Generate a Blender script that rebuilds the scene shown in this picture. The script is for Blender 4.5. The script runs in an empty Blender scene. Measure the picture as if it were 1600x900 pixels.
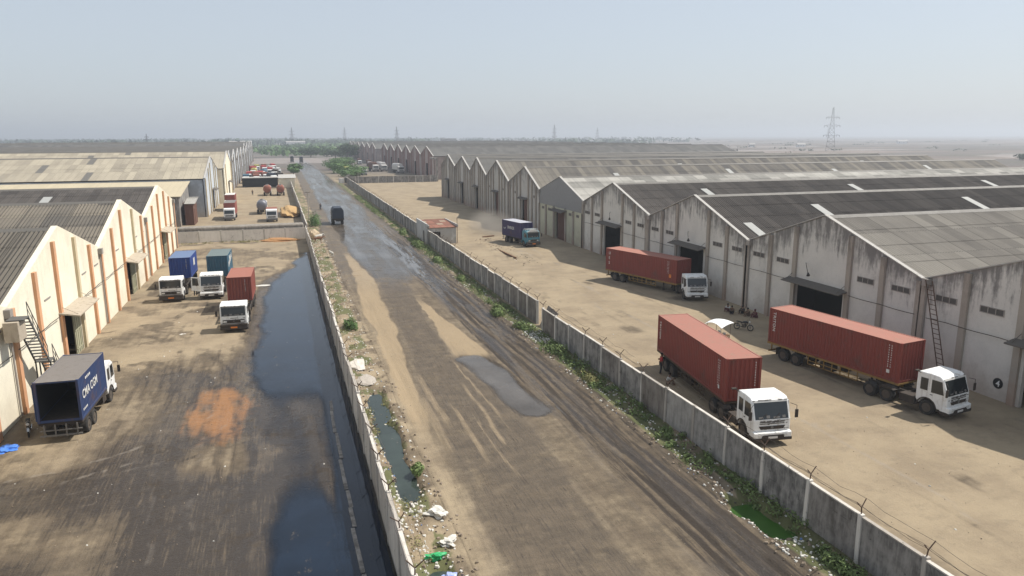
import bpy, bmesh, math, random
import numpy as np
from mathutils import Matrix, Vector, Euler
random.seed(7)
S = bpy.context.scene
COL = S.collection
R = math.radians

# ------------------------------------------------------------------ camera
CAM_H = 18.3
yaw, pitch, roll = R(17.19), R(11.69), R(0.2)
fw = Vector((math.sin(yaw)*math.cos(pitch), math.cos(yaw)*math.cos(pitch), -math.sin(pitch)))
rt = Vector((math.cos(yaw), -math.sin(yaw), 0))
up = rt.cross(fw)
rt2 = rt*math.cos(roll) - up*math.sin(roll)
up2 = up*math.cos(roll) + rt*math.sin(roll)
cd = bpy.data.cameras.new('camera')
cam = bpy.data.objects.new('camera', cd); COL.objects.link(cam)
cam.matrix_world = Matrix(((rt2.x, up2.x, -fw.x, 0), (rt2.y, up2.y, -fw.y, 0), (rt2.z, up2.z, -fw.z, CAM_H), (0, 0, 0, 1)))
cd.sensor_width = 36; cd.lens = 25.875; cd.clip_start = 0.5; cd.clip_end = 30000
S.camera = cam

# ------------------------------------------------------------------ light
SUN = Vector((.74, .03, 1.0)).normalized()
w = bpy.data.worlds.new('World'); S.world = w; w.use_nodes = True
nt = w.node_tree; nt.nodes.clear()
sky = nt.nodes.new('ShaderNodeTexSky'); sky.sky_type = 'NISHITA'; sky.sun_disc = False
sky.sun_elevation = math.asin(SUN.z); sky.sun_rotation = math.atan2(SUN.x, SUN.y)
sky.air_density = 1.0; sky.dust_density = 1.5; sky.ozone_density = 1.6; sky.altitude = 0
hs = nt.nodes.new('ShaderNodeHueSaturation'); hs.inputs['Saturation'].default_value = 0.8
bg = nt.nodes.new('ShaderNodeBackground'); bg.inputs['Strength'].default_value = 0.103
wo = nt.nodes.new('ShaderNodeOutputWorld')
mx = nt.nodes.new('ShaderNodeMix'); mx.data_type = 'RGBA'; mx.inputs[0].default_value = .66; mx.inputs[7].default_value = (4.35, 4.78, 5.3, 1)   # thick even aerosol veil
nt.links.new(sky.outputs[0], hs.inputs['Color']); nt.links.new(hs.outputs[0], mx.inputs[6]); nt.links.new(mx.outputs[2], bg.inputs[0]); nt.links.new(bg.outputs[0], wo.inputs[0])
sd = bpy.data.lights.new('sun', 'SUN'); sd.energy = 4.1; sd.angle = R(0.6); sd.color = (1, .95, .87)
so = bpy.data.objects.new('sun', sd); COL.objects.link(so)
so.rotation_euler = SUN.to_track_quat('Z', 'Y').to_euler(); so.location = (60, 0, 90)
S.view_settings.view_transform = 'Standard'; S.view_settings.look = 'None'
S.view_settings.exposure = 0.45; S.view_settings.gamma = 1
S.view_settings.use_curve_mapping = False
S.render.engine = 'CYCLES'
S.cycles.max_bounces = 5; S.cycles.diffuse_bounces = 3; S.cycles.glossy_bounces = 2
S.cycles.transmission_bounces = 2; S.cycles.volume_bounces = 0; S.cycles.transparent_max_bounces = 4

# ------------------------------------------------------------------ materials
def srgb(r, g, b):
    f = lambda c: (c/255/12.92) if c/255 <= .04045 else ((c/255+.055)/1.055)**2.4
    return (f(r), f(g), f(b), 1)
class NT:
    def __init__(s, name):
        s.m = bpy.data.materials.new(name); s.m.use_nodes = True
        s.t = s.m.node_tree; s.b = s.t.nodes['Principled BSDF']
    def n(s, typ, **kw):
        x = s.t.nodes.new('ShaderNode'+typ)
        for k, v in kw.items(): setattr(x, k, v)
        return x
    def l(s, a, b): s.t.links.new(a, b)
    def setv(s, sock, v):
        if hasattr(v, 'is_output') or isinstance(v, bpy.types.NodeSocket): s.l(v, sock)
        else: sock.default_value = v
    def math(s, op, a, b=0.0, c=None, clamp=False):
        x = s.n('Math', operation=op, use_clamp=clamp); s.setv(x.inputs[0], a); s.setv(x.inputs[1], b)
        if c is not None: s.setv(x.inputs[2], c)
        return x.outputs[0]
    def sm(s, v, lo, hi):
        x = s.n('MapRange', interpolation_type='SMOOTHSTEP'); s.setv(x.inputs[0], v); s.setv(x.inputs[1], lo); s.setv(x.inputs[2], hi)
        return x.outputs[0]
    def mix(s, f, a, b):
        x = s.n('Mix', data_type='RGBA'); s.setv(x.inputs[0], f); s.setv(x.inputs[6], a); s.setv(x.inputs[7], b)
        return x.outputs[2]
    def noise(s, vec, scale=1, detail=4, rough=.6, sc=(1, 1, 1), loc=(0, 0, 0)):
        mp = s.n('Mapping'); s.l(vec, mp.inputs[0]); mp.inputs['Scale'].default_value = sc; mp.inputs['Location'].default_value = loc
        x = s.n('TexNoise'); s.l(mp.outputs[0], x.inputs['Vector'])
        x.inputs['Scale'].default_value = scale; x.inputs['Detail'].default_value = detail; x.inputs['Roughness'].default_value = rough
        return x.outputs[0]
    def pos(s): return s.n('NewGeometry').outputs['Position']
    def obj(s): return s.n('TexCoord').outputs['Object']
    def uv(s): return s.n('TexCoord').outputs['UV']
    def rnd(s): return s.n('ObjectInfo').outputs['Random']
    def bump(s, h, strength=.5, dist=.05):
        x = s.n('Bump'); x.inputs['Strength'].default_value = strength; x.inputs['Distance'].default_value = dist
        s.l(h, x.inputs['Height']); s.l(x.outputs[0], s.b.inputs['Normal'])
    def out(s, col=None, rough=None, spec=None, metal=None):
        if col is not None: s.setv(s.b.inputs['Base Color'], col)
        if rough is not None: s.setv(s.b.inputs['Roughness'], rough)
        if spec is not None: s.b.inputs['Specular IOR Level'].default_value = spec
        if metal is not None: s.b.inputs['Metallic'].default_value = metal
        return s.m
_mc = {}
def paint(name, c, dirt=(.16, .12, .08, 1), amt=.45, rough=.5, scale=2.2, metal=0, spec=.4, streak=True):
    """painted or bare surface with blotches of dirt and rundown streaks"""
    if name in _mc: return _mc[name]
    k = NT(name); o = k.obj()
    n1 = k.noise(o, scale, 6, .7); n2 = k.noise(o, 3.5, 4, .6, sc=(1, 1, .12), loc=(3, 1, 5)); n3 = k.noise(o, 14, 3, .6)
    f = k.math('ADD', k.sm(n1, .5, .78), k.math('MULTIPLY', k.sm(n2, .52, .75), .7 if streak else 0), clamp=True)
    f = k.math('MULTIPLY', f, amt)
    hue = k.mix(k.math('MULTIPLY', n3, .35), c, tuple(x*.72 for x in c[:3])+(1,))
    col = k.mix(f, hue, dirt)
    k.bump(n3, .15, .01)
    _mc[name] = k.out(col, k.math('ADD', k.math('MULTIPLY', n1, .3), rough-.1), spec, metal)
    return _mc[name]
def plain(name, c, rough=.6, metal=0, spec=.4):
    if name in _mc: return _mc[name]
    k = NT(name); n = k.noise(k.obj(), 6, 4, .6)
    _mc[name] = k.out(k.mix(n, tuple(x*.8 for x in c[:3])+(1,), tuple(min(1, x*1.2) for x in c[:3])+(1,)), rough, spec, metal)
    return _mc[name]

def facade_mat(name, base, stain, low, stain_amt=1.0, low_amt=.5):
    # uv: u metres along, v metres below the roof line ; object z = height
    k = NT(name); u = k.uv(); p = k.pos()
    sx = k.n('SeparateXYZ'); k.l(u, sx.inputs[0]); v = sx.outputs[1]
    sp = k.n('SeparateXYZ'); k.l(p, sp.inputs[0]); z = sp.outputs[2]
    st = k.noise(p, 1.0, 6, .72, sc=(1, 1.7, .28)); bl = k.noise(p, .55, 6, .7, loc=(9, 4, 2)); fi = k.noise(p, 6, 4, .7)
    d = k.math('SUBTRACT', k.math('ADD', st, k.math('MULTIPLY', bl, .45)), k.math('MULTIPLY', v, .085))
    mould = k.math('MULTIPLY', k.sm(d, .50, .78), stain_amt*.85)
    c = k.mix(k.math('MULTIPLY', k.sm(bl, .35, .7), .5), base, tuple(x*.78 for x in base[:3])+(1,))
    c = k.mix(k.math('MULTIPLY', k.sm(fi, .5, .8), .18), c, stain)
    c = k.mix(mould, c, stain)
    lo = k.math('MULTIPLY', k.sm(k.math('SUBTRACT', k.math('ADD', bl, k.math('MULTIPLY', st, .5)), k.math('MULTIPLY', z, .22)), .2, .75), low_amt)
    c = k.mix(lo, c, low)
    k.bump(fi, .12, .02)
    return k.out(c, .9, .25)

def roof_mat(name, base, dark, sheet=(1.05, 3.2), contrast=.5, seam=.5, patch=0.0, patchc=(.05, .05, .05, 1)):
    k = NT(name); u = k.uv()
    br = k.n('TexBrick'); br.offset = 0; br.squash = 1
    k.l(u, br.inputs['Vector']); br.inputs['Scale'].default_value = 1
    br.inputs['Brick Width'].default_value = sheet[0]; br.inputs['Row Height'].default_value = sheet[1]
    br.inputs['Mortar Size'].default_value = .05; br.inputs['Mortar Smooth'].default_value = .6; br.inputs['Bias'].default_value = 0
    br.inputs['Color1'].default_value = (0, 0, 0, 1); br.inputs['Color2'].default_value = (1, 1, 1, 1); br.inputs['Mortar'].default_value = (.5, .5, .5, 1)
    big = k.noise(u, .12, 5, .65); st = k.noise(u, 1, 5, .7, sc=(1.6, .16, 1)); fi = k.noise(u, 5, 3, .7)
    f = k.math('ADD', k.math('MULTIPLY', br.outputs[0], contrast*.55), k.math('ADD', k.math('MULTIPLY', big, .7), k.math('MULTIPLY', st, .55)))
    f = k.sm(f, .42, 1.25)
    c = k.mix(f, base, dark)
    c = k.mix(k.math('MULTIPLY', br.outputs['Fac'], seam), c, tuple(x*.35 for x in dark[:3])+(1,))
    c = k.mix(k.math('MULTIPLY', k.sm(fi, .5, .8), .25), c, dark)
    if patch:
        c = k.mix(k.math('MULTIPLY', k.math('GREATER_THAN', br.outputs[0], 1-patch), .75), c, patchc)
    # corrugation relief of the sheets
    sx = k.n('SeparateXYZ'); k.l(u, sx.inputs[0])
    cor = k.math('SINE', k.math('MULTIPLY', sx.outputs[0], 2*math.pi/.30))
    k.bump(k.math('ADD', cor, k.math('MULTIPLY', fi, .5)), .35, .03)
    return k.out(c, .92, .2)

# ------------------------------------------------------------------ object helpers
def tag(o, label=None, cat=None, group=None, kind=None):
    if label: o['label'] = label
    if cat: o['category'] = cat
    if group: o['group'] = group
    if kind: o['kind'] = kind
    return o
def empty(name, loc=(0, 0, 0), rz=0, label=None, cat=None, group=None, scale=1):
    o = bpy.data.objects.new(name, None); COL.objects.link(o); o.location = loc; o.rotation_euler = (0, 0, rz)
    o.scale = (scale,)*3; o.empty_display_size = .3
    return tag(o, label, cat, group)
class MB:
    def __init__(s): s.v = []; s.f = []; s.uv = []; s.M = Matrix.Identity(4)
    def tr(s, M): s.M = M; return s
    def add(s, vs, fs, uvs=None):
        b = len(s.v); s.v += [tuple(s.M @ Vector(p)) for p in vs]
        for i, f in enumerate(fs):
            s.f.append([b+j for j in f])
            s.uv.append(uvs[i] if uvs else None)
        return s
    def box(s, c, d, rx=0, ry=0, rz=0):
        M = Matrix.Translation(c) @ Euler((rx, ry, rz)).to_matrix().to_4x4()
        hx, hy, hz = d[0]/2, d[1]/2, d[2]/2
        vs = [tuple(M @ Vector((x, y, z))) for x in (-hx, hx) for y in (-hy, hy) for z in (-hz, hz)]
        return s.add(vs, [(0, 1, 3, 2), (4, 6, 7, 5), (0, 4, 5, 1), (2, 3, 7, 6), (0, 2, 6, 4), (1, 5, 7, 3)])
    def bx(s, x0, x1, y0, y1, z0, z1): return s.box(((x0+x1)/2, (y0+y1)/2, (z0+z1)/2), (abs(x1-x0), abs(y1-y0), abs(z1-z0)))
    def prism(s, pts, a0, a1, axis='x'):
        n = len(pts)
        def P(a, q): return {'x': (a, q[0], q[1]), 'y': (q[0], a, q[1]), 'z': (q[0], q[1], a)}[axis]
        vs = [P(a0, q) for q in pts]+[P(a1, q) for q in pts]
        fs = [tuple(range(n)), tuple(range(2*n-1, n-1, -1))]+[(i, i+n, (i+1) % n+n, (i+1) % n) for i in range(n)]
        return s.add(vs, fs)
    def cyl(s, p0, p1, r0, r1=None, n=12, cap=True):
        r1 = r0 if r1 is None else r1
        p0 = Vector(p0); p1 = Vector(p1); d = (p1-p0).normalized()
        a = d.orthogonal().normalized(); b = d.cross(a)
        vs = []
        for p, r in ((p0, r0), (p1, r1)):
            for i in range(n):
                t = 2*math.pi*i/n; vs.append(tuple(p+a*math.cos(t)*r+b*math.sin(t)*r))
        fs = [(i, (i+1) % n, (i+1) % n+n, i+n) for i in range(n)]
        if cap: fs += [tuple(range(n-1, -1, -1)), tuple(range(n, 2*n))]
        return s.add(vs, fs)
    def tube(s, pts, r, n=5):
        for a, b in zip(pts[:-1], pts[1:]): s.cyl(a, b, r, r, n)
        return s
    def lathe(s, prof, axis='x', c=(0, 0, 0), n=20):
        # prof: (along, radius)
        vs = []
        for a, r in prof:
            for i in range(n):
                t = 2*math.pi*i/n; q = (math.cos(t)*r, math.sin(t)*r)
                v = {'x': (a, q[0], q[1]), 'y': (q[0], a, q[1]), 'z': (q[0], q[1], a)}[axis]
                vs.append((v[0]+c[0], v[1]+c[1], v[2]+c[2]))
        m = len(prof)
        fs = [(j*n+i, j*n+(i+1) % n, (j+1)*n+(i+1) % n, (j+1)*n+i) for j in range(m-1) for i in range(n)]
        fs += [tuple(range(n-1, -1, -1)), tuple(range((m-1)*n, m*n))]
        return s.add(vs, fs)
    def blob(s, c, r, seed=0, n=2, rough=.2):
        bm = bmesh.new(); bmesh.ops.create_icosphere(bm, subdivisions=n, radius=1)
        rr = random.Random(seed); ph = [rr.uniform(0, 6) for _ in range(6)]
        vs = []
        for v in bm.verts:
            k = 1+rough*(math.sin(v.co.x*3+ph[0])*math.sin(v.co.y*4+ph[1])+.5*math.sin(v.co.z*7+ph[2]+v.co.x*5))
            vs.append((c[0]+v.co.x*r[0]*k, c[1]+v.co.y*r[1]*k, c[2]+v.co.z*r[2]*k))
        fs = [tuple(v.index for v in f.verts) for f in bm.faces]; bm.free()
        return s.add(vs, fs)
    def mesh(s, name, mat):
        me = bpy.data.meshes.new(name); me.from_pydata(s.v, [], s.f)
        if any(u is not None for u in s.uv):
            l = me.uv_layers.new(name='UVMap'); i = 0; buf = []
            for f, u in zip(s.f, s.uv):
                if u is None: buf += [0.0, 0.0]*len(f)
                else:
                    for q in u: buf += [q[0], q[1]]
            l.data.foreach_set('uv', buf)
        if mat: me.materials.append(mat)
        me.update(); return me
    def build(s, name, mat, parent=None, bevel=0, seg=2, smooth=False, M=None, fix=True):
        me = s.mesh(name, mat)
        if fix:
            bm = bmesh.new(); bm.from_mesh(me); bmesh.ops.recalc_face_normals(bm, faces=bm.faces); bm.to_mesh(me); bm.free()
        if smooth: me.polygons.foreach_set('use_smooth', [True]*len(me.polygons))
        o = bpy.data.objects.new(name, me); COL.objects.link(o)
        if parent: o.parent = parent
        if M is not None: o.matrix_basis = M
        if bevel:
            b = o.modifiers.new('bevel', 'BEVEL'); b.width = bevel; b.segments = seg; b.limit_method = 'ANGLE'; b.angle_limit = R(30)
            b.harden_normals = False
        return o
def copy_obj(o, parent, M=None):
    c = o.copy(); COL.objects.link(c); c.parent = parent
    if M is not None: c.matrix_basis = M
    return c
def copy_tree(o, parent=None):
    c = o.copy(); COL.objects.link(c); c.parent = parent
    for ch in list(o.children): copy_tree(ch, c)
    return c
def T(x, y, z=0, rz=0): return Matrix.Translation((x, y, z)) @ Matrix.Rotation(rz, 4, 'Z')
def text(s, size, mat, parent, M, name='lettering', extrude=.004, align='LEFT', squeeze=1, space=1, line=1):
    c = bpy.data.curves.new(name, 'FONT'); c.body = s; c.size = size; c.extrude = extrude; c.align_x = align
    c.space_character = space; c.space_line = line; c.offset = .012*size
    tmp = bpy.data.objects.new('tmp', c); COL.objects.link(tmp)
    dg = bpy.context.evaluated_depsgraph_get(); dg.update()
    me = bpy.data.meshes.new_from_object(tmp.evaluated_get(dg)); bpy.data.objects.remove(tmp)
    me.name = name; me.materials.clear(); me.materials.append(mat)
    o = bpy.data.objects.new(name, me); COL.objects.link(o); o.parent = parent
    o.matrix_basis = M @ Matrix.Diagonal((squeeze, 1, 1, 1)); return o
# text frame on a face whose outward normal is -x (reads along -y) or +x (reads along +y)
def face_mx(x, y, z, rot=0): return Matrix.Translation((x, y, z)) @ Matrix(((0, 0, -1, 0), (-1, 0, 0, 0), (0, 1, 0, 0), (0, 0, 0, 1))) @ Matrix.Rotation(rot, 4, 'Z')
def face_px(x, y, z, rot=0): return Matrix.Translation((x, y, z)) @ Matrix(((0, 0, 1, 0), (1, 0, 0, 0), (0, 1, 0, 0), (0, 0, 0, 1))) @ Matrix.Rotation(rot, 4, 'Z')

# ------------------------------------------------------------------ noise for the terrain
_rng = np.random.RandomState(5); _tab = _rng.rand(256, 256)
def vn(x, y):
    xi = np.floor(x).astype(int); yi = np.floor(y).astype(int); fx = x-xi; fy = y-yi
    fx = fx*fx*(3-2*fx); fy = fy*fy*(3-2*fy)
    a = _tab[xi % 256, yi % 256]; b = _tab[(xi+1) % 256, yi % 256]; c = _tab[xi % 256, (yi+1) % 256]; d = _tab[(xi+1) % 256, (yi+1) % 256]
    return (a*(1-fx)+b*fx)*(1-fy)+(c*(1-fx)+d*fx)*fy
def fbm(x, y, o=4):
    s = 0; a = .5; t = 0
    for i in range(o): s = s+a*vn(x*2**i+17.3*i, y*2**i+9.1*i); t += a; a *= .55
    return s/t
def ss(v, a, b):
    t = np.clip((v-a)/(b-a), 0, 1); return t*t*(3-2*t)
def band(v, a, b, s=.6): return ss(v, a-s, a+s)*(1-ss(v, b-s, b+s))
def poly_dist(x, y, pts):
    d = np.full(x.shape, 1e9)
    for (x0, y0), (x1, y1) in zip(pts[:-1], pts[1:]):
        dx, dy = x1-x0, y1-y0; L = dx*dx+dy*dy+1e-9
        t = np.clip(((x-x0)*dx+(y-y0)*dy)/L, 0, 1)
        d = np.minimum(d, np.hypot(x-x0-t*dx, y-y0-t*dy))
    return d
def arc(cx, cy, r, a0, a1, n=24, ry=None):
    return [(cx+r*math.cos(R(a0+(a1-a0)*i/n)), cy+(ry or r)*math.sin(R(a0+(a1-a0)*i/n))) for i in range(n+1)]
# ------------------------------------------------------------------ terrain: height and soil layers
PE_Y = [10, 30, 36, 45, 56, 77, 90, 98, 104, 108, 114, 120, 126]; PE_X = [-2.4, -1.9, -2.1, -2.6, -3.2, -3.5, -3.1, -2.6, -.9, .4, .9, 2.6, 3.8]
def height(x, y):
    near = ss(-y, -640, -580)
    h = .03*(fbm(x*.35, y*.35, 3)-.5)
    # left yard pond
    inl = (x < 3.9) & (x > -17.6) & (y < 137)
    xe = np.interp(y, PE_Y, PE_X) + 2.6*(fbm(x*.2+3, y*.16, 4)-.5)
    dep = ss(x-xe, -.6, 1.6)
    shallow = band(y, 37, 54, 4)*(1-ss(x, 1.5, 2.4))
    bank = .045*(1-ss(x-xe, -2.5, 0))
    hp = h+bank-.26*dep*(1-.80*shallow)+(.17*(fbm(x*.8, y*.22, 5)-.5)-.012)*shallow
    hp = hp + .10*band(x, .3+(49-y)*.07, .8+(49-y)*.07, .2)*band(y, 30, 49, 1)*dep
    h = np.where(inl, hp, h)
    # road: wheel ruts on the right side, puddle, flooded far stretch
    rd = band(x, 7, 20.8, .4)
    rut = band(x, 16.6, 20.2, .7)*ss(y, 15, 24)*(1-ss(y, 110, 150))
    n = fbm(x*2.4+1.5*fbm(x*.2, y*.06, 3), y*.10, 3)
    rw = x+1.6*(fbm(y*.06, y*0+2, 3)-.5)+.9*(fbm(x*.35, y*.10, 3)-.5)
    rl = (1-ss(np.abs(np.sin(rw*4.6)), .12, .55))*ss(fbm(x*.8+5, y*.09, 3), .3, .5)
    h = h+rd*rut*(.22*(n-.5)-.09*rl)
    side = band(x, 5.9, 9.0, .5)*(1-ss(y, 75, 110))
    h = h+side*.16*(fbm(x*2.2, y*.12+7, 3)-.5)
    pd = poly_dist(x, y, [(14.2, 57.6), (14.9, 54), (15.0, 49), (15.3, 45)])
    h = h-.10*(1-ss(pd+.8*(fbm(x, y*.3, 2)-.5), .8, 1.7))*rd
    fl = ss(y, 84, 100)*(1-ss(y, 520, 600))*band(x, np.interp(y, [84, 120, 160, 250, 400], [10.8, 9.2, 9, 9, 10]), np.interp(y, [84, 96, 130, 160, 250, 400], [15, 17.5, 18.5, 19.5, 21, 20]), 1.3)
    h = h-fl*(.085+.08*(fbm(x*.9, y*.06+3, 3)-.5))
    # verges and drains
    dl = band(x+.9*(fbm(x*.5, y*.5, 3)-.5), 4.8, 5.9, .35)*(band(y, 35, 52, 1.5)+band(y, 22, 28.5, 1))
    dl = dl*(1-.8*band(y, 45.8, 46.2, .4))
    h = h-.55*dl
    vl = band(x, 3.7, 6.8, .3)*(1-ss(y, 120, 140))
    h = h+vl*.30*(fbm(x*1.1+8, y*.8, 4)-.42)
    dr = band(x+1.1*(fbm(x*.6, y*.7, 3)-.5), 20.6, 22.1, .3)*band(y, 26.0, 29.8, .8)
    h = h-.5*dr
    vr = band(x, 20.4, 22.9, .4)*(1-ss(y, 290, 300))
    h = h+vr*(.14+.25*(fbm(x*1.2, y*.7+4, 4)-.5))*(1-dr)
    # right yard rubble mounds
    h = h+.25*ss(fbm(x*.5, y*.5+2, 3), .52, .8)*band(x, 31, 36.5, 1)*band(y, 99, 128, 4)
    return h*near + 0*(1-near)
def layers(x, y):
    z = np.zeros_like(x)
    L = {}
    x0_, y0_ = x, y; wx = 1.6*(fbm(x*.35, y*.3, 4)-.5); wy = 5*(fbm(x*.3+9, y*.22+4, 4)-.5)
    yardl = band(x, -17.6, 3.7, .1)*(1-ss(y, 136, 139)); road = band(x, 6.6, 21, .5)*(1-ss(y, 560, 700))
    yardr = (x > 22.9)*1.0
    n1 = fbm(x*.15, y*.15, 4); n2 = fbm(x*.5, y*.12, 4)
    # dark mud
    yb = np.interp(x, [-17, -15.5, -13.4, -8, -6, -4, 0], [55, 66, 61, 64, 62, 68, 70])
    dk = (1-ss(y+wy, yb-4, yb+5))*.76+.18*(1-ss(y+wy, 38, 56))
    dk = np.maximum(dk, .86*(1-ss(np.hypot((x+wx*2+8.5)/9, (y+wy-38)/8.5), .5, 1.3)))
    tan1 = (1-ss(np.hypot((x+wx*1.5+13)/3.8, (y+wy-52)/6.5), .4, 1.4)); tan2 = 1-ss(np.hypot((x+wx*1.5+15)/4.2, (y+wy*.5-46.2)/3.6), .4, 1.3)
    tan3 = (1-ss(np.hypot((x+wx+4.3)/2.6, (y+wy*.4-43)/3.2), .3, 1.3))*.8
    dk = dk*(1-.6*np.maximum(np.maximum(tan1, tan2), tan3))
    xe = np.interp(y, PE_Y, PE_X)
    dk = dk*(1-.45*(1-ss(np.hypot((x+wx*2+13.5)/3.2, (y+wy-36)/2.6), .3, 1.3)))*(1-.35*(1-ss(np.hypot((x+wx*2+9.5)/2, (y+wy-35)/3.5), .3, 1.3)))
    dk = np.maximum(dk, .78*ss(x-xe, -1.8, -.2)*(1-ss(y, 100, 125)))
    dk = np.maximum(dk, .50*ss(n1, .42, .62)*(.6+.7*fbm(x*.7, y*.35, 3))); dk = np.maximum(dk, .55*ss(fbm(x*.33+20, y*.3, 4), .53, .66))
    # tan pockets in the upper left yard
    dl = dk*yardl
    # road
    asp = 1.15*band(x+.35*(fbm(x*.5, y*.12, 3)-.5), np.interp(y, [20, 35, 50, 60, 94, 130], [7.2, 8.1, 8.4, 9.3, 10.9, 10]), np.interp(y, [20, 37, 44, 56, 72, 92, 130], [13.4, 14.4, 14.6, 13.3, 13.3, 14.8, 18]), .5)
    rut = band(x, 16.2, 20.3, .6)*(1-ss(y, 120, 170))
    dr_ = np.maximum(.62*asp, .60); dr_ = np.maximum(dr_, .95*rut*(.45+.9*(fbm(x*2.4+1.5*fbm(x*.2, y*.06, 3), y*.1, 3)))); dr_ = np.maximum(dr_, .62*ss(y, 75, 100))
    dr_ = np.maximum(dr_, .9*(1-ss(poly_dist(x, y, [(14.2, 57.6), (15, 54), (15, 49), (15.3, 45)]), 1.2, 1.8)))
    dr_ = dr_*(1-.5*band(x, 5, 8, 1)*(1-ss(y, 40, 110)))
    verge = np.maximum(band(x, 3.7, 6.8, .3), band(x, 20.6, 22.8, .3))*(1-ss(y, 290, 330))
    stn = yardr*.6*np.maximum.reduce([1-ss(np.hypot((x+wx-a_)/r_, (y+wy*.3-b_)/(r_*1.5)), .3, 1.2) for a_, b_, r_ in ((39.5, 37.5, 1.2), (28.5, 37, 1.0), (34, 28, .8), (38, 26, 1.1), (31, 62, 1.3), (43, 73, 1.2), (36, 84, 1.0), (33, 46, .7))])
    yt = z.copy()
    for k in range(16):
        q0 = 25+(k*7.3) % 20; pts = [(q0+2.5*math.sin(k*1.7), 15), (q0, 45), (q0+3*math.sin(k*2.9), 75), (34+4*math.sin(k), 105), (38+3*math.sin(k*2), 150)]
        d = poly_dist(x+wx*.3, y, pts); yt = np.maximum(yt, (1-ss(np.abs(d-.9), .08, .26))*(.35+.25*math.sin(k*5)))
    stn = np.maximum(stn, yardr*yt*ss(n1, .3, .6)*.55)
    L['dark'] = np.clip(stn+dl+dr_*road+verge*.45*ss(fbm(x*.8, y*.8, 3), .35, .6)+yardr*.12*ss(n1, .5, .8), 0, 1)
    # pale sand banks on the road
    xr0 = x; x = x+1.1*(fbm(x*.25+4, y*.13, 4)-.5)+.5*(fbm(x*1.1, y*.35, 3)-.5)
    c1 = np.interp(y, [43, 50, 60, 76, 94, 105, 131], [7.6, 7.8, 8.1, 8.7, 9.4, 9.3, 9.2]); w1 = np.interp(y, [43, 60, 76, 94, 110, 131], [.7, .95, 1.3, 1.3, .8, .3])
    s1 = (1-ss(np.abs(x-c1)/w1, .7, 1.15))*ss(y, 36, 50)*(1-ss(y, 105, 135))
    c2 = np.interp(y, [55, 60, 66, 72, 84], [14.6, 14.4, 14.2, 14.3, 14.2]); w2 = np.interp(y, [55, 60, 66, 72, 86], [1.6, 1.5, 1.2, .8, .15])
    s2 = (1-ss(np.abs(x-c2)/w2, .75, 1.1))*ss(y+3*(fbm(xr0*.8, y*.2, 3)-.5), 56.5, 59.5)*(1-ss(y, 76, 88))
    s3 = 0
    for x0, ya, yb2, ww in [(12.0, 38, 54, .28), (11.3, 34, 47, .2), (10.2, 36, 50, .3), (9.3, 42, 57, .45), (8.6, 38, 52, .5), (12.8, 40, 60, .18)]:
        s3 = np.maximum(s3, (1-ss(np.abs(xr0+.3*(x-xr0)-x0-.35*(fbm(y*.12, y*0+x0, 2)-.5)), ww*.3, ww))*ss(y, ya, ya+3)*(1-ss(y, yb2-4, yb2)))
    x = xr0
    L['sand'] = np.clip(np.maximum(np.maximum(s1*.8, s2*.85), s3*.55)*road*(.72+.5*fbm(x*1.3, y*.2, 4))+yardr*.38*ss(n2, .4, .75)+yardl*.3*ss(n2, .5, .8)*(y > 66), 0, 1)
    og = (1-ss(np.hypot((x+wx+5.0)/3.3, (y+wy-51)/7.4), .35, 1.15))*np.clip(.30+1.1*fbm(x*2.6+.15*y, y*.42, 5), 0, 1)
    og2 = (1-ss(np.hypot((x+1)/4, (y-136.5)/1.6), .4, 1.1))*.8
    og3 = (1-ss(np.hypot((x-1.5)/3.2, (y-184)/14), .5, 1))
    L['orange'] = np.clip(og*.9+og2+og3*.5, 0, 1)
    # tyre tracks
    tr = z.copy()
    def pair(pts, g=.95, wd=.16, v=.8):
        nonlocal tr
        d = poly_dist(x+wx*.45, y, pts)
        tr = np.maximum(tr, v*(.35+.65*ss(fbm(x*.9+3, y*.25, 3), .4, .6))*(1-ss(np.abs(d-g), wd*.5, wd*1.3)))
    pair([(-7.2, 76), (-6.6, 66), (-6.9, 56), (-6.8, 48), (-6.6, 40), (-5.4, 30), (-3.0, 5)], v=.5)
    pair([(-8.2, 72), (-8.5, 62), (-8.3, 52), (-9.4, 34), (-12, 5)], v=.35)
    pair([(-5.1, 70), (-5.4, 60), (-4.6, 50), (-4.5, 42), (-4.8, 34), (-6.5, 5)], v=.4)
    pair([(-12.5, 62), (-10.5, 62.5), (-8, 61), (-6, 57.5), (-5, 52)], v=.6, g=.8)
    pair([(-25, 40.5), (-13, 43), (-9, 45), (-6, 47.5), (-4.5, 50)], v=.8, g=.9, wd=.2)
    pair([(-25, 38), (-12, 41.3), (-8, 42.6), (-4, 44.5)], v=.6, g=.7)
    pair([(-25, 37), (-11, 39.5), (-7, 41)], v=.5, g=.5)
    pair([(-11, 74), (-10.6, 66), (-9.5, 57), (-10.2, 48), (-9, 40), (-9.4, 5)], v=.3)
    rs = np.random.RandomState(3); dtr = z.copy()
    for i in range(34):
        kind = i % 3
        if kind == 0:      # along the yard
            xa = rs.uniform(-12, -2.5); pts = [(xa+rs.uniform(-1.5, 1.5), q) for q in (96, 80, 64, 50, 38, 8)]
        elif kind == 1:    # sweeping turns from the doors into the yard axis
            xa = rs.uniform(-9, -3.5); r_ = rs.uniform(5, 11); yc = rs.uniform(46, 66); pts = [(xa-r_+r_*math.cos(a_), yc-r_*1.5*math.sin(a_)*-1) for a_ in np.linspace(0, 1.5, 12)]; pts = [(xa, 6)]+pts
        else:              # shallow diagonals at the near end
            yc = rs.uniform(30, 47); sl_ = rs.uniform(.2, .7); pts = [(-24, yc-3), (-14, yc), (-8, yc+3*sl_), (-3, yc+9*sl_)]
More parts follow.
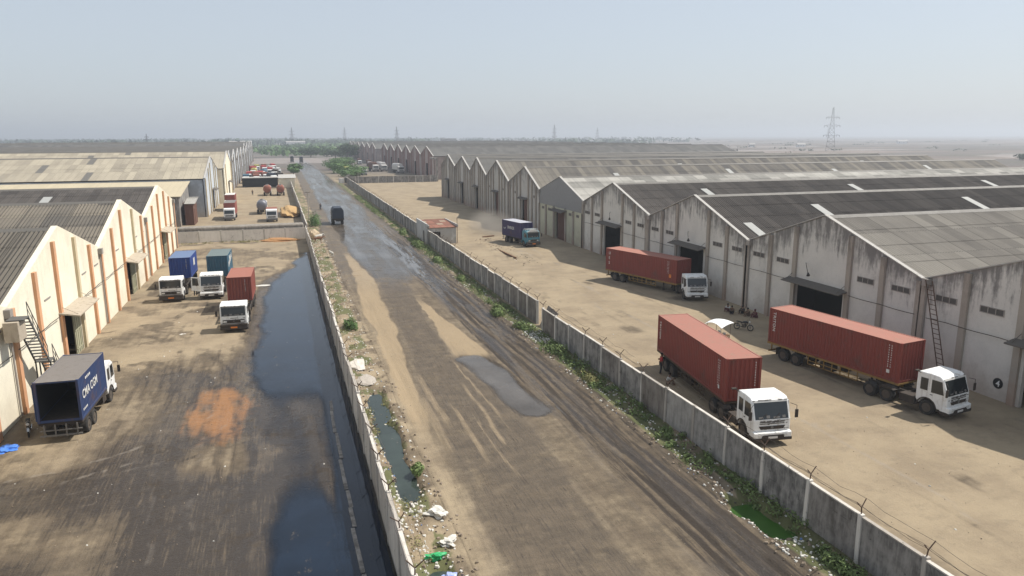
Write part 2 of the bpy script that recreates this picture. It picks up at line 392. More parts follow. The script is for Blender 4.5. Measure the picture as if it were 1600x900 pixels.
        d = poly_dist(x+wx*.5+.5*(fbm(y*.12+i, y*0+3, 3)-.5), y+wy*.12, pts); g_ = rs.uniform(.75, 1.05); wd_ = rs.uniform(.10, .2); m_ = (1-ss(np.abs(d-g_), wd_*.4, wd_*1.3))*rs.uniform(.25, .6)
        if rs.rand() < .5: tr = np.maximum(tr, m_*.7)
        else: dtr = np.maximum(dtr, m_)
    L['dark'] = np.clip(L['dark']+dtr*yardl*.42*ss(n2, .3, .6), 0, 1.3)
    L['orange'] = np.clip(L['orange']-.25*dtr, 0, 1)
    tr = .85*tr*yardl*(.2+.8*ss(fbm(x*1.5, y*1.5, 2), .3, .6))
    tt = z.copy(); save = tr; tr = tt
    for k in range(7):
        x0 = 9.0+k*1.15; pair([(x0+.7*math.sin(k*3.1), 18), (x0, 40), (x0+.8*math.sin(k*2.3), 64), (x0+.5, 95)], v=.32, wd=.12)
    rt_ = tr; tr = z.copy()
    for k, pts in enumerate([[(30, 20), (31, 45), (33, 70), (36, 95), (38.5, 120), (40, 150)], [(33.5, 20), (34, 45), (35.5, 66), (36, 90), (34, 120), (33, 150)], [(44, 28), (36, 33), (31, 40), (29.5, 52), (31, 70)], [(26, 60), (27, 80), (30, 100), (37, 116), (41, 140)], [(24.5, 95), (29, 101), (35, 104), (40, 100)], [(30.5, 110), (33, 96), (38, 90), (43, 92)]]):
        pair(pts, v=.65, wd=.26)
    L['pale'] = np.clip(save+rt_*road+tr*yardr*(.3+.7*ss(n2, .3, .6)), 0, 1)
    L['dark'] = np.clip(L['dark']+road*rut*.75*(1-ss(np.abs(np.sin((x+1.6*(fbm(y*.06, y*0+2, 3)-.5)+.9*(fbm(x*.35, y*.10, 3)-.5))*4.6)), .1, .6))*ss(fbm(x*.8+5, y*.09, 3), .3, .5), 0, 1.3)
    mudz = ss(x+wx*2.4-xe, -1.0, .9)*(1-ss(x, 2.3, 2.9))*band(y+wy, 31, 60, 5)*yardl
    L['dark'] = np.maximum(L['dark'], mudz*1.05)
    L['wet'] = np.clip(mudz*1.0+yardl*ss(dl, .5, .85)*.85+road*(.28*asp+.55*ss(y, 80, 100)+.8*rut*ss(fbm(x*1.4, y*.1+5, 3), .4, .55)), 0, 1)
    L['green'] = np.clip(band(x, 20.7, 22.9, .4)*.9*ss(fbm(x*.9, y*.25, 3), .3, .5)+band(x, 3.8, 6.3, .4)*.75*ss(fbm(x, y*.5+20, 3), .4, .6)+yardl*.5*band(y, 136.6, 139, .5), 0, 1)*(1-ss(y, 290, 340))
    return L

def ground_mat():
    k = NT('soil'); p = k.pos()
    a1 = k.n('Attribute', attribute_name='la'); a2 = k.n('Attribute', attribute_name='lb')
    s1 = k.n('SeparateColor'); k.l(a1.outputs['Color'], s1.inputs[0]); s2 = k.n('SeparateColor'); k.l(a2.outputs['Color'], s2.inputs[0])
    dark, sand, orange = s1.outputs; pale, wet, green = s2.outputs
    nb = k.noise(p, .22, 6, .65); nm = k.noise(p, 1.5, 6, .7); nf = k.noise(p, 9, 4, .7); nh = k.noise(p, .55, 6, .72, loc=(3, 7, 1))
    nst = k.noise(p, 1, 5, .65, sc=(1.9, .10, 1)); nst2 = k.noise(p, 1, 5, .7, sc=(8, .30, 1)); nst3 = k.noise(p, 1, 4, .7, sc=(11, .45, 1), loc=(5, 2, 0)); nd = k.noise(p, .8, 6, .75, sc=(.7, 1.2, 1), loc=(4, 8, 0))
    tan = (.315, .25, .165, 1); tan2 = (.235, .183, .122, 1)
    c = k.mix(k.sm(nb, .35, .68), tan, tan2)
    c = k.mix(k.math('MULTIPLY', k.sm(nd, .5, .68), .4), c, (.18, .143, .1, 1))
    c = k.mix(k.math('MULTIPLY', k.sm(nm, .52, .75), .3), c, (.37, .305, .215, 1))
    e = lambda n_, a_: k.math('MULTIPLY', k.math('SUBTRACT', n_, .5), a_)
    var = k.math('ADD', e(nst, .42), k.math('ADD', e(nm, .45), e(nh, .7)))
    fd = k.sm(k.math('ADD', dark, var), .15, .75)
    dk = k.mix(k.sm(nd, .36, .68), (.074, .057, .040, 1), (.112, .085, .058, 1))
    dk = k.mix(k.math('MULTIPLY', k.sm(nst2, .5, .75), .28), dk, (.12, .095, .07, 1))
    c = k.mix(k.math('MULTIPLY', fd, .95), c, dk)
    fb = k.sm(k.math('ADD', dark, k.math('ADD', e(nst3, 1.1), e(nm, .35))), .70, 1.0)
    c = k.mix(k.math('MULTIPLY', fb, .85), c, (.034, .027, .022, 1))
    fs = k.sm(k.math('ADD', sand, k.math('ADD', k.math('MULTIPLY', var, .8), e(nst2, .5))), .22, .85)
    c = k.mix(k.math('MULTIPLY', fs, .8), c, (.33, .25, .155, 1))
    fo = k.sm(k.math('ADD', orange, k.math('MULTIPLY', var, 1.1)), .22, .85)
    c = k.mix(k.math('MULTIPLY', fo, .85), c, (.31, .145, .052, 1))
    fp = k.sm(k.math('ADD', pale, k.math('MULTIPLY', var, .6)), .25, .85)
    c = k.mix(k.math('MULTIPLY', fp, .55), c, (.27, .235, .195, 1))
    fg = k.sm(k.math('ADD', green, k.math('MULTIPLY', var, .7)), .3, .7)
    c = k.mix(k.math('MULTIPLY', fg, .8), c, (.085, .10, .035, 1))
    c = k.mix(k.math('MULTIPLY', k.sm(nf, .55, .8), .4), c, (.07, .06, .05, 1)); c = k.mix(k.math('MULTIPLY', k.sm(k.math('MULTIPLY', nm, nh), .34, .42), .35), c, (.10, .08, .06, 1))
    # far plain: salt pans and fields in long plots
    sp = k.n('SeparateXYZ'); k.l(p, sp.inputs[0])
    dist = k.n('VectorMath', operation='LENGTH'); k.l(p, dist.inputs[0])
    far = k.sm(dist.outputs['Value'], 300, 430)
    vo = k.n('TexVoronoi'); mp = k.n('Mapping'); mp.inputs['Scale'].default_value = (.0035, .011, 1); mp.inputs['Rotation'].default_value = (0, 0, .35)
    k.l(p, mp.inputs[0]); k.l(mp.outputs[0], vo.inputs['Vector']); vo.inputs['Scale'].default_value = 1; vo.inputs['Randomness'].default_value = .8
    sv = k.n('SeparateColor'); k.l(vo.outputs['Color'], sv.inputs[0])
    fn = k.noise(p, 1, 6, .7, sc=(.0028, .011, 1)); fn2 = k.noise(p, .02, 5, .7)
    fc = k.mix(k.sm(fn, .35, .62), (.21, .165, .14, 1), (.095, .08, .07, 1))
    fc = k.mix(k.math('MULTIPLY', k.math('GREATER_THAN', sv.outputs[0], .72), .6), fc, (.30, .265, .245, 1))
    fc = k.mix(k.math('MULTIPLY', k.math('LESS_THAN', sv.outputs[1], .25), .6), fc, (.09, .085, .075, 1))
    fc = k.mix(k.math('MULTIPLY', k.sm(fn2, .5, .7), .45), fc, (.075, .085, .045, 1))
    c = k.mix(far, c, fc)
    ro = k.math('SUBTRACT', .95, k.math('MULTIPLY', k.math('MULTIPLY', wet, k.sm(nh, .28, .5)), .76))
    k.bump(k.math('ADD', k.math('MULTIPLY', nst2, .6), k.math('ADD', nf, k.math('MULTIPLY', nm, 1.2))), .55, .07)
    return k.out(c, ro, .3)
SOIL = ground_mat()
def sheet(name, xs, ys, dz=None, edge=None, label_kind='structure'):
    X, Y = np.meshgrid(np.array(xs, float), np.array(ys, float), indexing='ij')
    if edge is not None: X = edge(X, Y)
    Z = height(X, Y)
    if dz is not None: Z = Z+dz(X, Y)
    nx, ny = X.shape
    me = bpy.data.meshes.new(name)
    co = np.stack([X, Y, Z], -1).reshape(-1, 3)
    idx = np.arange(nx*ny).reshape(nx, ny)
    q = np.stack([idx[:-1, :-1], idx[1:, :-1], idx[1:, 1:], idx[:-1, 1:]], -1).reshape(-1, 4)
    me.vertices.add(nx*ny); me.vertices.foreach_set('co', co.ravel())
    me.loops.add(q.size); me.loops.foreach_set('vertex_index', q.ravel().astype(np.int32))
    me.polygons.add(len(q)); me.polygons.foreach_set('loop_start', np.arange(0, q.size, 4, dtype=np.int32))
    me.update(calc_edges=True); me.validate()
    me.polygons.foreach_set('use_smooth', [True]*len(me.polygons))
    L = layers(X, Y); one = np.ones_like(X)
    for nm, ks in (('la', ('dark', 'sand', 'orange')), ('lb', ('pale', 'wet', 'green'))):
        at = me.color_attributes.new(nm, 'FLOAT_COLOR', 'POINT')
        at.data.foreach_set('color', np.stack([L[k] for k in ks]+[one], -1).ravel().astype(np.float32))
    me.materials.append(SOIL)
    o = bpy.data.objects.new(name, me); COL.objects.link(o); o['kind'] = label_kind
    return o
def rng(*segs):
    out = []
    for a, b, st in segs: out += list(np.arange(a, b, st))
    return out+[segs[-1][1]]
def inside(x, y, x0, x1, y0, y1, m=.6): return band(x, x0+m, x1-m, m*.5)*band(y, y0+m, y1-m, m*.5)
geo = lambda a, b, n: list(np.geomspace(a, b, n))
gx = [-x for x in geo(45, 9000, 26)[::-1]]+rng((-44, -17, 3), (-17, 3.4, 1), (3.4, 7.4, .2), (7.4, 20, 1), (20, 23.4, .2), (23.4, 47, 1.2), (47, 60, 4))+geo(66, 9000, 30)
gy = [-400, -100, -20, 5]+rng((15, 75, .25), (75, 140, .5), (140, 320, 2), (320, 800, 12))+geo(830, 9500, 34)
sheet('ground', gx, gy, dz=lambda x, y: -.16*(inside(x, y, -17.4, 3.5, 4, 139)+inside(x, y, 6.6, 20.9, 4, 640)+inside(x, y, 23.1, 47.2, 4, 299)))
# left yard, road and right yard as sheets of their own
sheet('left_yard', rng((-17.5, 3.6, .2)), rng((4, 22, 1), (22, 80, .22), (80, 138.9, .4)), dz=lambda x, y: .012+0*x)
sheet('right_yard', rng((23.0, 47.1, .5)), rng((4, 140, .6), (140, 299.5, 2)), dz=lambda x, y: .012+0*x)
def road_edge(X, Y):
    wob = .5*(fbm(Y*.13, Y*0+3, 3)-.5)
    t = (X-6.6)/14.4
    return X+wob*(1-t)+t*.8*(fbm(Y*.1, Y*0+9, 3)-.5)
def road_dz(X, Y):
    e = np.ones_like(X)*.012; e[0, :] = -.14; e[-1, :] = -.14; e[:, -1] = -.14; return e
sheet('dirt_road', rng((6.6, 21.0, .15)), rng((4, 22, 1), (22, 80, .25), (80, 160, .6), (160, 640, 3)), dz=road_dz, edge=road_edge)

def water_mat(name, c, rough=.03, bump=.06, sc=(1.5, .8, 1), scum=.55):
    k = NT(name); p = k.pos(); n = k.noise(p, 1, 3, .5, sc=sc); b = k.noise(p, .3, 4, .6)
    col = k.mix(k.sm(b, .35, .7), c, tuple(v*1.5 for v in c[:3])+(1,))
    sc_ = k.noise(p, 1.1, 6, .75, sc=(1, .5, 1), loc=(2, 9, 0)); fsc = k.math('MULTIPLY', k.sm(sc_, .60, .68), scum); col = k.mix(fsc, col, (.085, .07, .05, 1)); rough = k.math('ADD', k.math('MULTIPLY', fsc, .5), rough)
    k.bump(n, bump, .02); k.b.inputs['IOR'].default_value = 1.33
    return k.out(col, k.math('ADD', k.math('MULTIPLY', b, .06), rough), .5)
def water_sheet(name, xs, ys, z, mat):
    X, Y = np.meshgrid(np.array(xs, float), np.array(ys, float), indexing='ij'); D = z-height(X, Y); nx, ny = X.shape
    me = bpy.data.meshes.new(name); co = np.stack([X, Y, np.full_like(X, z)], -1).reshape(-1, 3); idx = np.arange(nx*ny).reshape(nx, ny)
    q = np.stack([idx[:-1, :-1], idx[1:, :-1], idx[1:, 1:], idx[:-1, 1:]], -1).reshape(-1, 4)
    q = q[D.reshape(-1)[q].max(1) > -.02]
    me.from_pydata(co.tolist(), [], q.tolist()); me.update()
    at = me.attributes.new('depth', 'FLOAT', 'POINT'); at.data.foreach_set('value', D.ravel().astype(np.float32))
    me.materials.append(mat); o = bpy.data.objects.new(name, me); COL.objects.link(o); o['kind'] = 'structure'; return o
def shallow_clear(m, lo, hi):
    t = m.node_tree; b = t.nodes['Principled BSDF']; a = t.nodes.new('ShaderNodeAttribute'); a.attribute_name = 'depth'
    r = t.nodes.new('ShaderNodeMapRange'); r.interpolation_type = 'SMOOTHSTEP'; r.inputs[1].default_value = lo; r.inputs[2].default_value = hi; r.inputs[3].default_value = .0; r.inputs[4].default_value = .97
    t.links.new(a.outputs['Fac'], r.inputs[0]); t.links.new(r.outputs[0], b.inputs['Alpha'])
def pool(name, pts, z, mat, thick=.3):
    b = MB(); b.prism(pts, z-thick, z, 'z'); o = b.build(name, mat); o['kind'] = 'structure'; return o
WP = water_mat('pond_water', (.007, .013, .024, 1)); WR = water_mat('puddle_water', (.085, .075, .065, 1), .06, .12); WG = water_mat('algae', (.035, .088, .014, 1), .3, .1); WD = water_mat('drain_water', (.03, .04, .035, 1), .05, .05)
shallow_clear(WP, -.012, .16); shallow_clear(WR, -.012, .075)
water_sheet('pond_water', rng((-6.5, 3.5, .25)), rng((6, 22, 1), (22, 80, .3), (80, 126, .5)), -.045, WP)
water_sheet('road_water', rng((12.4, 17.2, .2)), rng((40, 62, .25)), -.045, WR)
water_sheet('road_water', rng((8, 22, .25)), rng((82, 160, .6), (160, 600, 3)), -.052, WR)
pool('drain_water', [(4.2, 31), (6.6, 31), (6.6, 55), (4.2, 55)], -.22, WD)
pool('drain_water', [(4.2, 18), (6.6, 18), (6.6, 30.5), (4.2, 30.5)], -.25, WD)
pool('algae_water', [(20.0, 23.5), (22.5, 23.5), (22.5, 33), (20.0, 33)], -.27, WG)

# ------------------------------------------------------------------ haze
hz = MB().bx(-9600, 9600, -500, 9900, -2, 62).build('haze', None); hz['kind'] = 'stuff'
hm = bpy.data.materials.new('haze'); hm.use_nodes = True; ht = hm.node_tree; ht.nodes.clear()
pv = ht.nodes.new('ShaderNodeVolumePrincipled'); pv.inputs['Color'].default_value = (.80, .85, .92, 1); pv.inputs['Density'].default_value = .00042
pv.inputs['Anisotropy'].default_value = .3
ho = ht.nodes.new('ShaderNodeOutputMaterial'); ht.links.new(pv.outputs[0], ho.inputs['Volume'])
hz.data.materials.append(hm)
tag(hz, None, None)
# ------------------------------------------------------------------ warehouses
F_GREY = facade_mat('mouldy_whitewash', (.62, .59, .54, 1), (.13, .12, .115, 1), (.33, .27, .22, 1), 1.0, .5)
F_DARKG = facade_mat('old_whitewash', (.50, .48, .44, 1), (.11, .10, .095, 1), (.28, .22, .17, 1), .9, .6)
F_CREAM = facade_mat('cream_limewash', (.82, .76, .61, 1), (.42, .35, .26, 1), (.62, .54, .42, 1), .22, .35)
F_PCREAM = facade_mat('pale_cream_wall', (.50, .48, .36, 1), (.2, .19, .16, 1), (.35, .3, .23, 1), .5, .5)
F_WHITE = facade_mat('bluish_white_wall', (.52, .56, .60, 1), (.2, .2, .2, 1), (.4, .35, .3, 1), .5, .5)
F_PINK = facade_mat('pink_wall', (.40, .33, .31, 1), (.16, .13, .12, 1), (.25, .2, .17, 1), .5, .5)
P_BROWN = facade_mat('brown_pilaster', (.36, .315, .265, 1), (.12, .1, .09, 1), (.34, .22, .16, 1), .7, .6)
P_ORANGE = facade_mat('orange_pilaster', (.66, .36, .20, 1), (.35, .25, .18, 1), (.40, .21, .12, 1), .4, .5)
P_BEIGE = facade_mat('beige_pilaster', (.60, .50, .33, 1), (.35, .28, .2, 1), (.4, .32, .22, 1), .5, .5)
P_RED = facade_mat('red_pilaster', (.25, .12, .095, 1), (.12, .08, .07, 1), (.2, .1, .08, 1), .4, .5)
R_OLIVE = roof_mat('olive_grey_roof', (.33, .30, .255, 1), (.18, .163, .142, 1), (1.4, 4.15), .75, .42)
R_DARK = roof_mat('dark_roof', (.10, .088, .078, 1), (.052, .046, .042, 1), (1.05, 6.2), .9, .35)
R_LIGHT = roof_mat('pale_weathered_roof', (.42, .40, .36, 1), (.15, .145, .13, 1), (2.2, 3.1), .8, .4)
R_MID = roof_mat('brown_grey_roof', (.20, .18, .148, 1), (.085, .08, .075, 1), (1.1, 13), .9, .35)
R_FAR = roof_mat('grey_roof', (.14, .135, .125, 1), (.085, .083, .08, 1), (2.2, 6), .8, .3)
R_LA = roof_mat('dark_ribbed_roof', (.135, .12, .098, 1), (.07, .063, .057, 1), (.30, 30), .2, .75)
R_LB = roof_mat('ribbed_roof', (.19, .165, .13, 1), (.085, .078, .07, 1), (2.2, 3.1), .9, .6)
R_CREAM = roof_mat('cream_metal_roof', (.42, .37, .28, 1), (.24, .21, .165, 1), (1.5, 7), .8, .4, .05, (.10, .10, .10, 1))
R_CREAM2 = roof_mat('plain_cream_roof', (.50, .43, .30, 1), (.36, .31, .22, 1), (1.2, 20), .3, .15)
WHITE_T = paint('white_flashing', (.44, .42, .39, 1), (.2, .18, .15, 1), .5, .8)
SKY_L = plain('translucent_sheet', (.33, .33, .31, 1), .7)
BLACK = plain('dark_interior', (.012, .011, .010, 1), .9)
DOORB = paint('rusty_brown_door', (.13, .06, .04, 1), (.2, .13, .09, 1), .6, .8)
DOORC = paint('pale_sliding_door', (.36, .35, .24, 1), (.12, .10, .07, 1), .6, .8)
CANOPY = paint('grey_canopy', (.12, .105, .09, 1), (.07, .06, .05, 1), .5, .9)
CANOPYL = paint('concrete_canopy', (.42, .36, .28, 1), (.18, .14, .1, 1), .7, .9)
VENTM = plain('vent_louvre', (.10, .09, .08, 1), .8)
VENTF = plain('vent_frame', (.30, .27, .24, 1), .8)
METALG = paint('grey_metal_sheet', (.22, .22, .22, 1), (.13, .12, .12, 1), .35, .5)
RIDGE = paint('ridge_cap', (.13, .12, .105, 1), (.1, .09, .08, 1), .5, .6)
DARKPIPE = plain('dark_pipe', (.05, .045, .04, 1), .6)
def roof_slope(mb, y0, z0, y1, z1, L, dx, corr=.0, pitch=.3, rows=4, over=.25, vflip=False):
    """sheets laid from the eave (y0,z0) up to the ridge (y1,z1), along x 0..L*dx, with real waves where near"""
    n = Vector((0, -(z1-z0), (y1-y0))).normalized()
    if n.z < 0: n = -n
    S_ = math.hypot(y1-y0, z1-z0)
    if corr: us = np.arange(0, L+1e-6, pitch/4)
    else: us = np.linspace(0, L, 2)
    zo = [corr*math.sin(2*math.pi*u/pitch) for u in us] if corr else [0, 0]
    for r in range(rows):
        t0, t1 = r/rows, (r+1)/rows
        vs = []; fs = []; uv = []
        for i, u in enumerate(us):
            for t, lift in ((t0, .05), (t1+.01, .02)):
                o = zo[i]+lift
                vs.append((dx*u, y0+(y1-y0)*t+n.y*o, z0+(z1-z0)*t+n.z*o))
        for i in range(len(us)-1):
            fs.append((2*i, 2*i+2, 2*i+3, 2*i+1))
            uv.append([(us[i], S_*t0), (us[i+1], S_*t0), (us[i+1], S_*t1), (us[i], S_*t1)])
        mb.add(vs, fs, uv)
def shed(name, x, yp, ya, yb, zp, za, zb, dx, L, fm, rm, label, cat='warehouse', group=None, pil=(-11.2, -7.4, -3.6, 3.6, 7.4, 11.2), pm=None, pw=.5,
         door=(-3.2, 3.2, 4.4), canopy=CANOPY, vents=(), corr=0, pitch=.3, doorleaf=None, verge=True, sky=(), flip_stain=0, ventz=6.1, ridge=True, pipe=4.5, thick=.3, lower=None, rows=4, vsize=(1.9, .5), parapet=.12, can_out=1.2):
    """ya<yp<yb world y of the valleys and ridge. dx=+1: building runs to +x and the facade faces -x"""
    e = empty(name, (x, yp, 0), 0, label, cat, group)
    A, B = ya-yp, yb-yp
    top = lambda q: (zp-(zp-za)*q/A) if q < 0 else (zp-(zp-zb)*q/B)
    # gable wall in vertical strips with a real door opening
    cuts = sorted(set([A, 0, B]+([door[0], door[1]] if door else [])+[(q[0] if isinstance(q, tuple) else q) for q in pil if A < (q[0] if isinstance(q, tuple) else q) < B]))
    w_ = MB(); up_ = MB()
    for a, b in zip(cuts[:-1], cuts[1:]):
        z0 = 0
        if door and a >= door[0]-.01 and b <= door[1]+.01: z0 = door[2]
        def strip(m, za0, zb0, za1, zb1, xo=0):
            x0, x1 = -dx*xo, dx*thick
            vs = [(x0, a, za0), (x0, b, zb0), (x0, b, zb1), (x0, a, za1), (x1, a, za0), (x1, b, zb0), (x1, b, zb1), (x1, a, za1)]
            U = lambda q, z: (q, top(q)-z)
            f = [(0, 1, 2, 3), (7, 6, 5, 4), (3, 2, 6, 7), (4, 5, 1, 0)]
            u = [[U(a, za0), U(b, zb0), U(b, zb1), U(a, za1)], [U(a, za1), U(b, zb1), U(b, zb0), U(a, za0)], [U(a, za1), U(b, zb1)]*2, [(a, 6), (b, 6)]*2]
            if z0 > 0 or True:
                f += [(0, 3, 7, 4), (1, 5, 6, 2)]; u += [[(a, 6)]*4, [(b, 6)]*4]
            m.add(vs, f, u)
        ta, tb = top(a)+parapet, top(b)+parapet
        if lower:
            if z0 < lower[0]: strip(w_, z0, z0, lower[0], lower[0])
            strip(up_, max(z0, lower[0]), max(z0, lower[0]), ta, tb, .06)
        else: strip(w_, z0, z0, ta, tb)
    # side walls down the valleys and the back
    for q, zq in ((A, za), (B, zb)):
        w_.box((dx*(L/2+.2), q+(.15 if q < 0 else -.15), zq/2-.1), (L-.6, .22, zq-.2))
    w_.prism([(A, 0), (B, 0), (B, zb), (0, zp), (A, za)], dx*(L-.3), dx*L, 'x')
    w_.build('wall', fm, e)
    if lower: up_.build('metal_cladding', METALG, e)
    pm = pm or P_BROWN
    for q in pil:
        m2 = pm
        if isinstance(q, tuple): q, m2 = q
        if q < A-.3 or q > B+.3: continue
        t = top(min(max(q, A), B))
        if lower: t = min(t, lower[0])
        p = MB(); z1 = t-.05
        x0, x1 = -dx*.22, -dx*.003
        vs = [(x0, q-pw/2, 0), (x0, q+pw/2, 0), (x0, q+pw/2, z1), (x0, q-pw/2, z1), (x1, q-pw/2, 0), (x1, q+pw/2, 0), (x1, q+pw/2, z1), (x1, q-pw/2, z1)]
        f = [(0, 1, 2, 3), (0, 3, 7, 4), (1, 5, 6, 2), (3, 2, 6, 7)]
        p.add(vs, f, [[(q, z1+.2), (q+.5, z1+.2), (q+.5, .2), (q, .2)]]*3+[[(q, .2)]*4])
        p.build('pilaster', m2, e)
    # roof
    r = MB(); roof_slope(r, A, za, 0, zp, L, dx, corr, pitch, rows); roof_slope(r, B, zb, 0, zp, L, dx, corr, pitch, rows)
    ro = r.build('roof', rm, e, fix=False)
    for (u, t, side, ln) in sky:
        s_ = MB(); q0, zq = (A, za) if side < 0 else (B, zb)
        def pt(tt, uu, o=.11):
            return (dx*uu, q0*(1-tt), zq+(zp-zq)*tt+o)
        t2 = t+ln/math.hypot(q0, zp-zq)
        a, b, c, d = pt(t, u), pt(t, u+1.1), pt(t2, u+1.1), pt(t2, u)
        s_.add([a, b, c, d]+[(p_[0], p_[1], p_[2]-.05) for p_ in (a, b, c, d)], [(0, 1, 2, 3), (7, 6, 5, 4), (0, 4, 5, 1), (1, 5, 6, 2), (2, 6, 7, 3), (3, 7, 4, 0)])
        s_.build('skylight', SKY_L, ro)
    if ridge:
        m = MB(); m.prism([(-.38, zp-.08), (0, zp+.17), (.38, zp-.08), (0, zp+.06)], dx*.05, dx*(L-.05), 'x'); m.build('ridge_cap', RIDGE, ro)
    if verge:
        m = MB()
        for q, zq in ((A, za), (B, zb)):
            m.prism([(q, zq+.14), (0, zp+.16), (0, zp+.24), (q, zq+.22)], -dx*.12, dx*.26, 'x')
        m.build('verge_trim', WHITE_T, e)
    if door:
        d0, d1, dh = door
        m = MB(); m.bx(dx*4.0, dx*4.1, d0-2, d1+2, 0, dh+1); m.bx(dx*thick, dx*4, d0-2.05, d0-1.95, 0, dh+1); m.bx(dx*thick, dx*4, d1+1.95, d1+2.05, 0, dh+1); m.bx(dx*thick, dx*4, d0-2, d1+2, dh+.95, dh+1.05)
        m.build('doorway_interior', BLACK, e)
        if doorleaf:
            l0, l1, lm = doorleaf
            m = MB(); m.bx(dx*.06, dx*.16, l0, l1, .03, dh-.02)
            for q in np.arange(l0+.3, l1, .6): m.bx(dx*.02, dx*.06, q-.03, q+.03, .1, dh-.1)
            for zz in (.5, dh*.5, dh-.4): m.bx(dx*.0, dx*.05, l0+.05, l1-.05, zz-.04, zz+.04)
            m.build('door', lm, e)
        if canopy:
            m = MB(); o = can_out
            m.prism([(-dx*.0-dx*.02, dh+.42), (-dx*o, dh+.14), (-dx*o, dh+.05), (-dx*.02, dh+.28)], d0-.7, d1+.7, 'y')
            for q in (d0-.3, d1+.3): m.tube([(-dx*.03, q, dh+.9), (-dx*(o-.2), q, dh+.2)], .025)
            m.build('canopy', canopy, e)
    for q in vents:
        f = MB(); vw, vh = vsize; z = ventz
        f.bx(-dx*.05, -dx*.004, q-vw/2, q+vw/2, z+vh/2-.05, z+vh/2); f.bx(-dx*.05, -dx*.004, q-vw/2, q+vw/2, z-vh/2, z-vh/2+.05)
        for k in range(4): yy = q-vw/2+.03+k*(vw-.06)/3; f.bx(-dx*.05, -dx*.004, yy-.03, yy+.03, z-vh/2+.05, z+vh/2-.05)
        fo = f.build('vent', VENTF, e)
        g = MB(); g.bx(-dx*.012, -dx*.004, q-vw/2+.02, q+vw/2-.02, z-vh/2+.03, z+vh/2-.03)
        for k in range(4): zz = z-vh/2+.1+k*(vh-.2)/3; g.box((-dx*.022, q, zz), (.02, vw-.14, .03), 0, .5*dx, 0)
        g.build('louvre', VENTM, fo)
    if pipe:
        m = MB(); q = [A+.4, door[0]-.9] if door else [A+.4, B-.4]
        pts = [(-dx*.26, y_, pipe-.06*abs(math.sin((y_-A)*.8))) for y_ in np.arange(A+.3, (door[0]-.8 if door else B-.3), .9)]
        if len(pts) > 1: m.tube(pts, .03, 4).build('wall_cable', DARKPIPE, e)
        m = MB(); pts = [(-dx*.26, y_, pipe-.06*abs(math.sin((y_-A)*.8))) for y_ in np.arange(door[1]+.8, B-.2, .9)] if door else []
        if len(pts) > 1: m.tube(pts, .03, 4).build('wall_cable', DARKPIPE, e)
    # downpipe at the far valley
    m = MB(); q = B-.45; z1 = zb-.3
    m.tube([(-dx*.12, q, z1), (-dx*.12, q, .2)], .07, 6); m.bx(-dx*.38, -dx*.02, q-.28, q+.28, z1, z1+.55)
    m.build('downpipe', VENTF, e)
    return e

GR = 'gabled warehouses along the right yard'
XR = 47.0; LR = 124
ordn = ['first', 'second', 'third', 'fourth', 'fifth', 'sixth', 'seventh', 'eighth', 'ninth']
shed('warehouse', XR, 32.8, 21.6, 44.0, 11.0, 7.2, 7.2, 1, LR, F_GREY, R_OLIVE, 'whitewashed warehouse front at the right edge, bearing the black 4 disc', group=GR,
     vents=(9.0, 5.2, -5.5, -9.3), ventz=6.15, corr=.035, door=(-3.4, 2.4, 4.4), pil=(-11, -7.4, -3.9, 2.9, 7.3, 11.0), pm=P_BROWN)
shed('warehouse', XR, 55.4, 44.0, 66.8, 10.95, 7.15, 7.15, 1, LR, F_GREY, R_OLIVE, 'mouldy whitewashed warehouse with pale olive panelled roof, nearest full gable on the right', group=GR,
     vents=(-9.3, -5.5, 5.5, 9.4), corr=.035, door=(-3.0, 3.4, 4.4), sky=())
shed('warehouse', XR, 78.0, 66.8, 89.3, 11.1, 7.15, 7.5, 1, LR, F_GREY, R_DARK, 'whitewashed warehouse with dark roof, its door behind the farther red truck', group=GR,
     vents=(-9.3, -5.5, 5.5, 9.4), corr=.035, door=(-2.6, 3.2, 5.0), sky=[(14, .35, -1, 4.2), (38, .38, -1, 4.4), (61, .4, -1, 4.4), (2.0, .02, -1, 4)])
shed('warehouse', XR, 100.9, 89.3, 112.0, 11.2, 7.6, 7.6, 1, LR, F_GREY, R_DARK, 'dark roofed warehouse whose black doorway shows past the rear of the farther red container', group=GR,
     vents=(-9.3, -5.5, 5.5, 9.4), door=(-3.1, 3.0, 5.0), sky=[(13, .42, -1, 4), (40, .44, -1, 4), (68, .45, -1, 4), (96, .45, -1, 4)], corr=.03)
shed('warehouse', XR, 123.1, 112.0, 134.0, 11.0, 7.6, 8.0, 1, LR, F_PCREAM, R_LIGHT, 'warehouse with grey metal upper gable over cream wall and brown doors', group=GR,
     vents=(-8.6, -5.2, 5.2, 8.6), ventz=5.0, lower=(5.7,), door=(-2.9, 2.1, 5.0), doorleaf=(-2.7, 1.0, DOORB), pil=(-10.9, -6.8, -3.2, 2.6, 6.9, 10.6), pipe=0, vsize=(1.2, .5))
zz = [(143.0, 134.0, 154.1, 12.0, 8.1, 8.4), (163.6, 154.1, 172.6, 12.6, 8.4, 8.8), (181.6, 172.6, 188.4, 12.8, 8.8, 9.4), (197.4, 188.4, 206.2, 12.7, 9.3, 9.7), (215.2, 206.2, 224.0, 12.8, 9.7, 9.8)]
rms = [R_MID, R_MID, R_FAR, R_FAR, R_FAR]
lb = ['grey gabled warehouse next beyond the grey metal gable, its roof brown grey', 'grey gabled warehouse behind the blue box truck, second beyond the grey metal gable', 'grey gabled warehouse third beyond the grey metal gable', 'grey gabled warehouse fourth beyond the grey metal gable', 'last grey gabled warehouse of the near row, beside the yard gate wall']
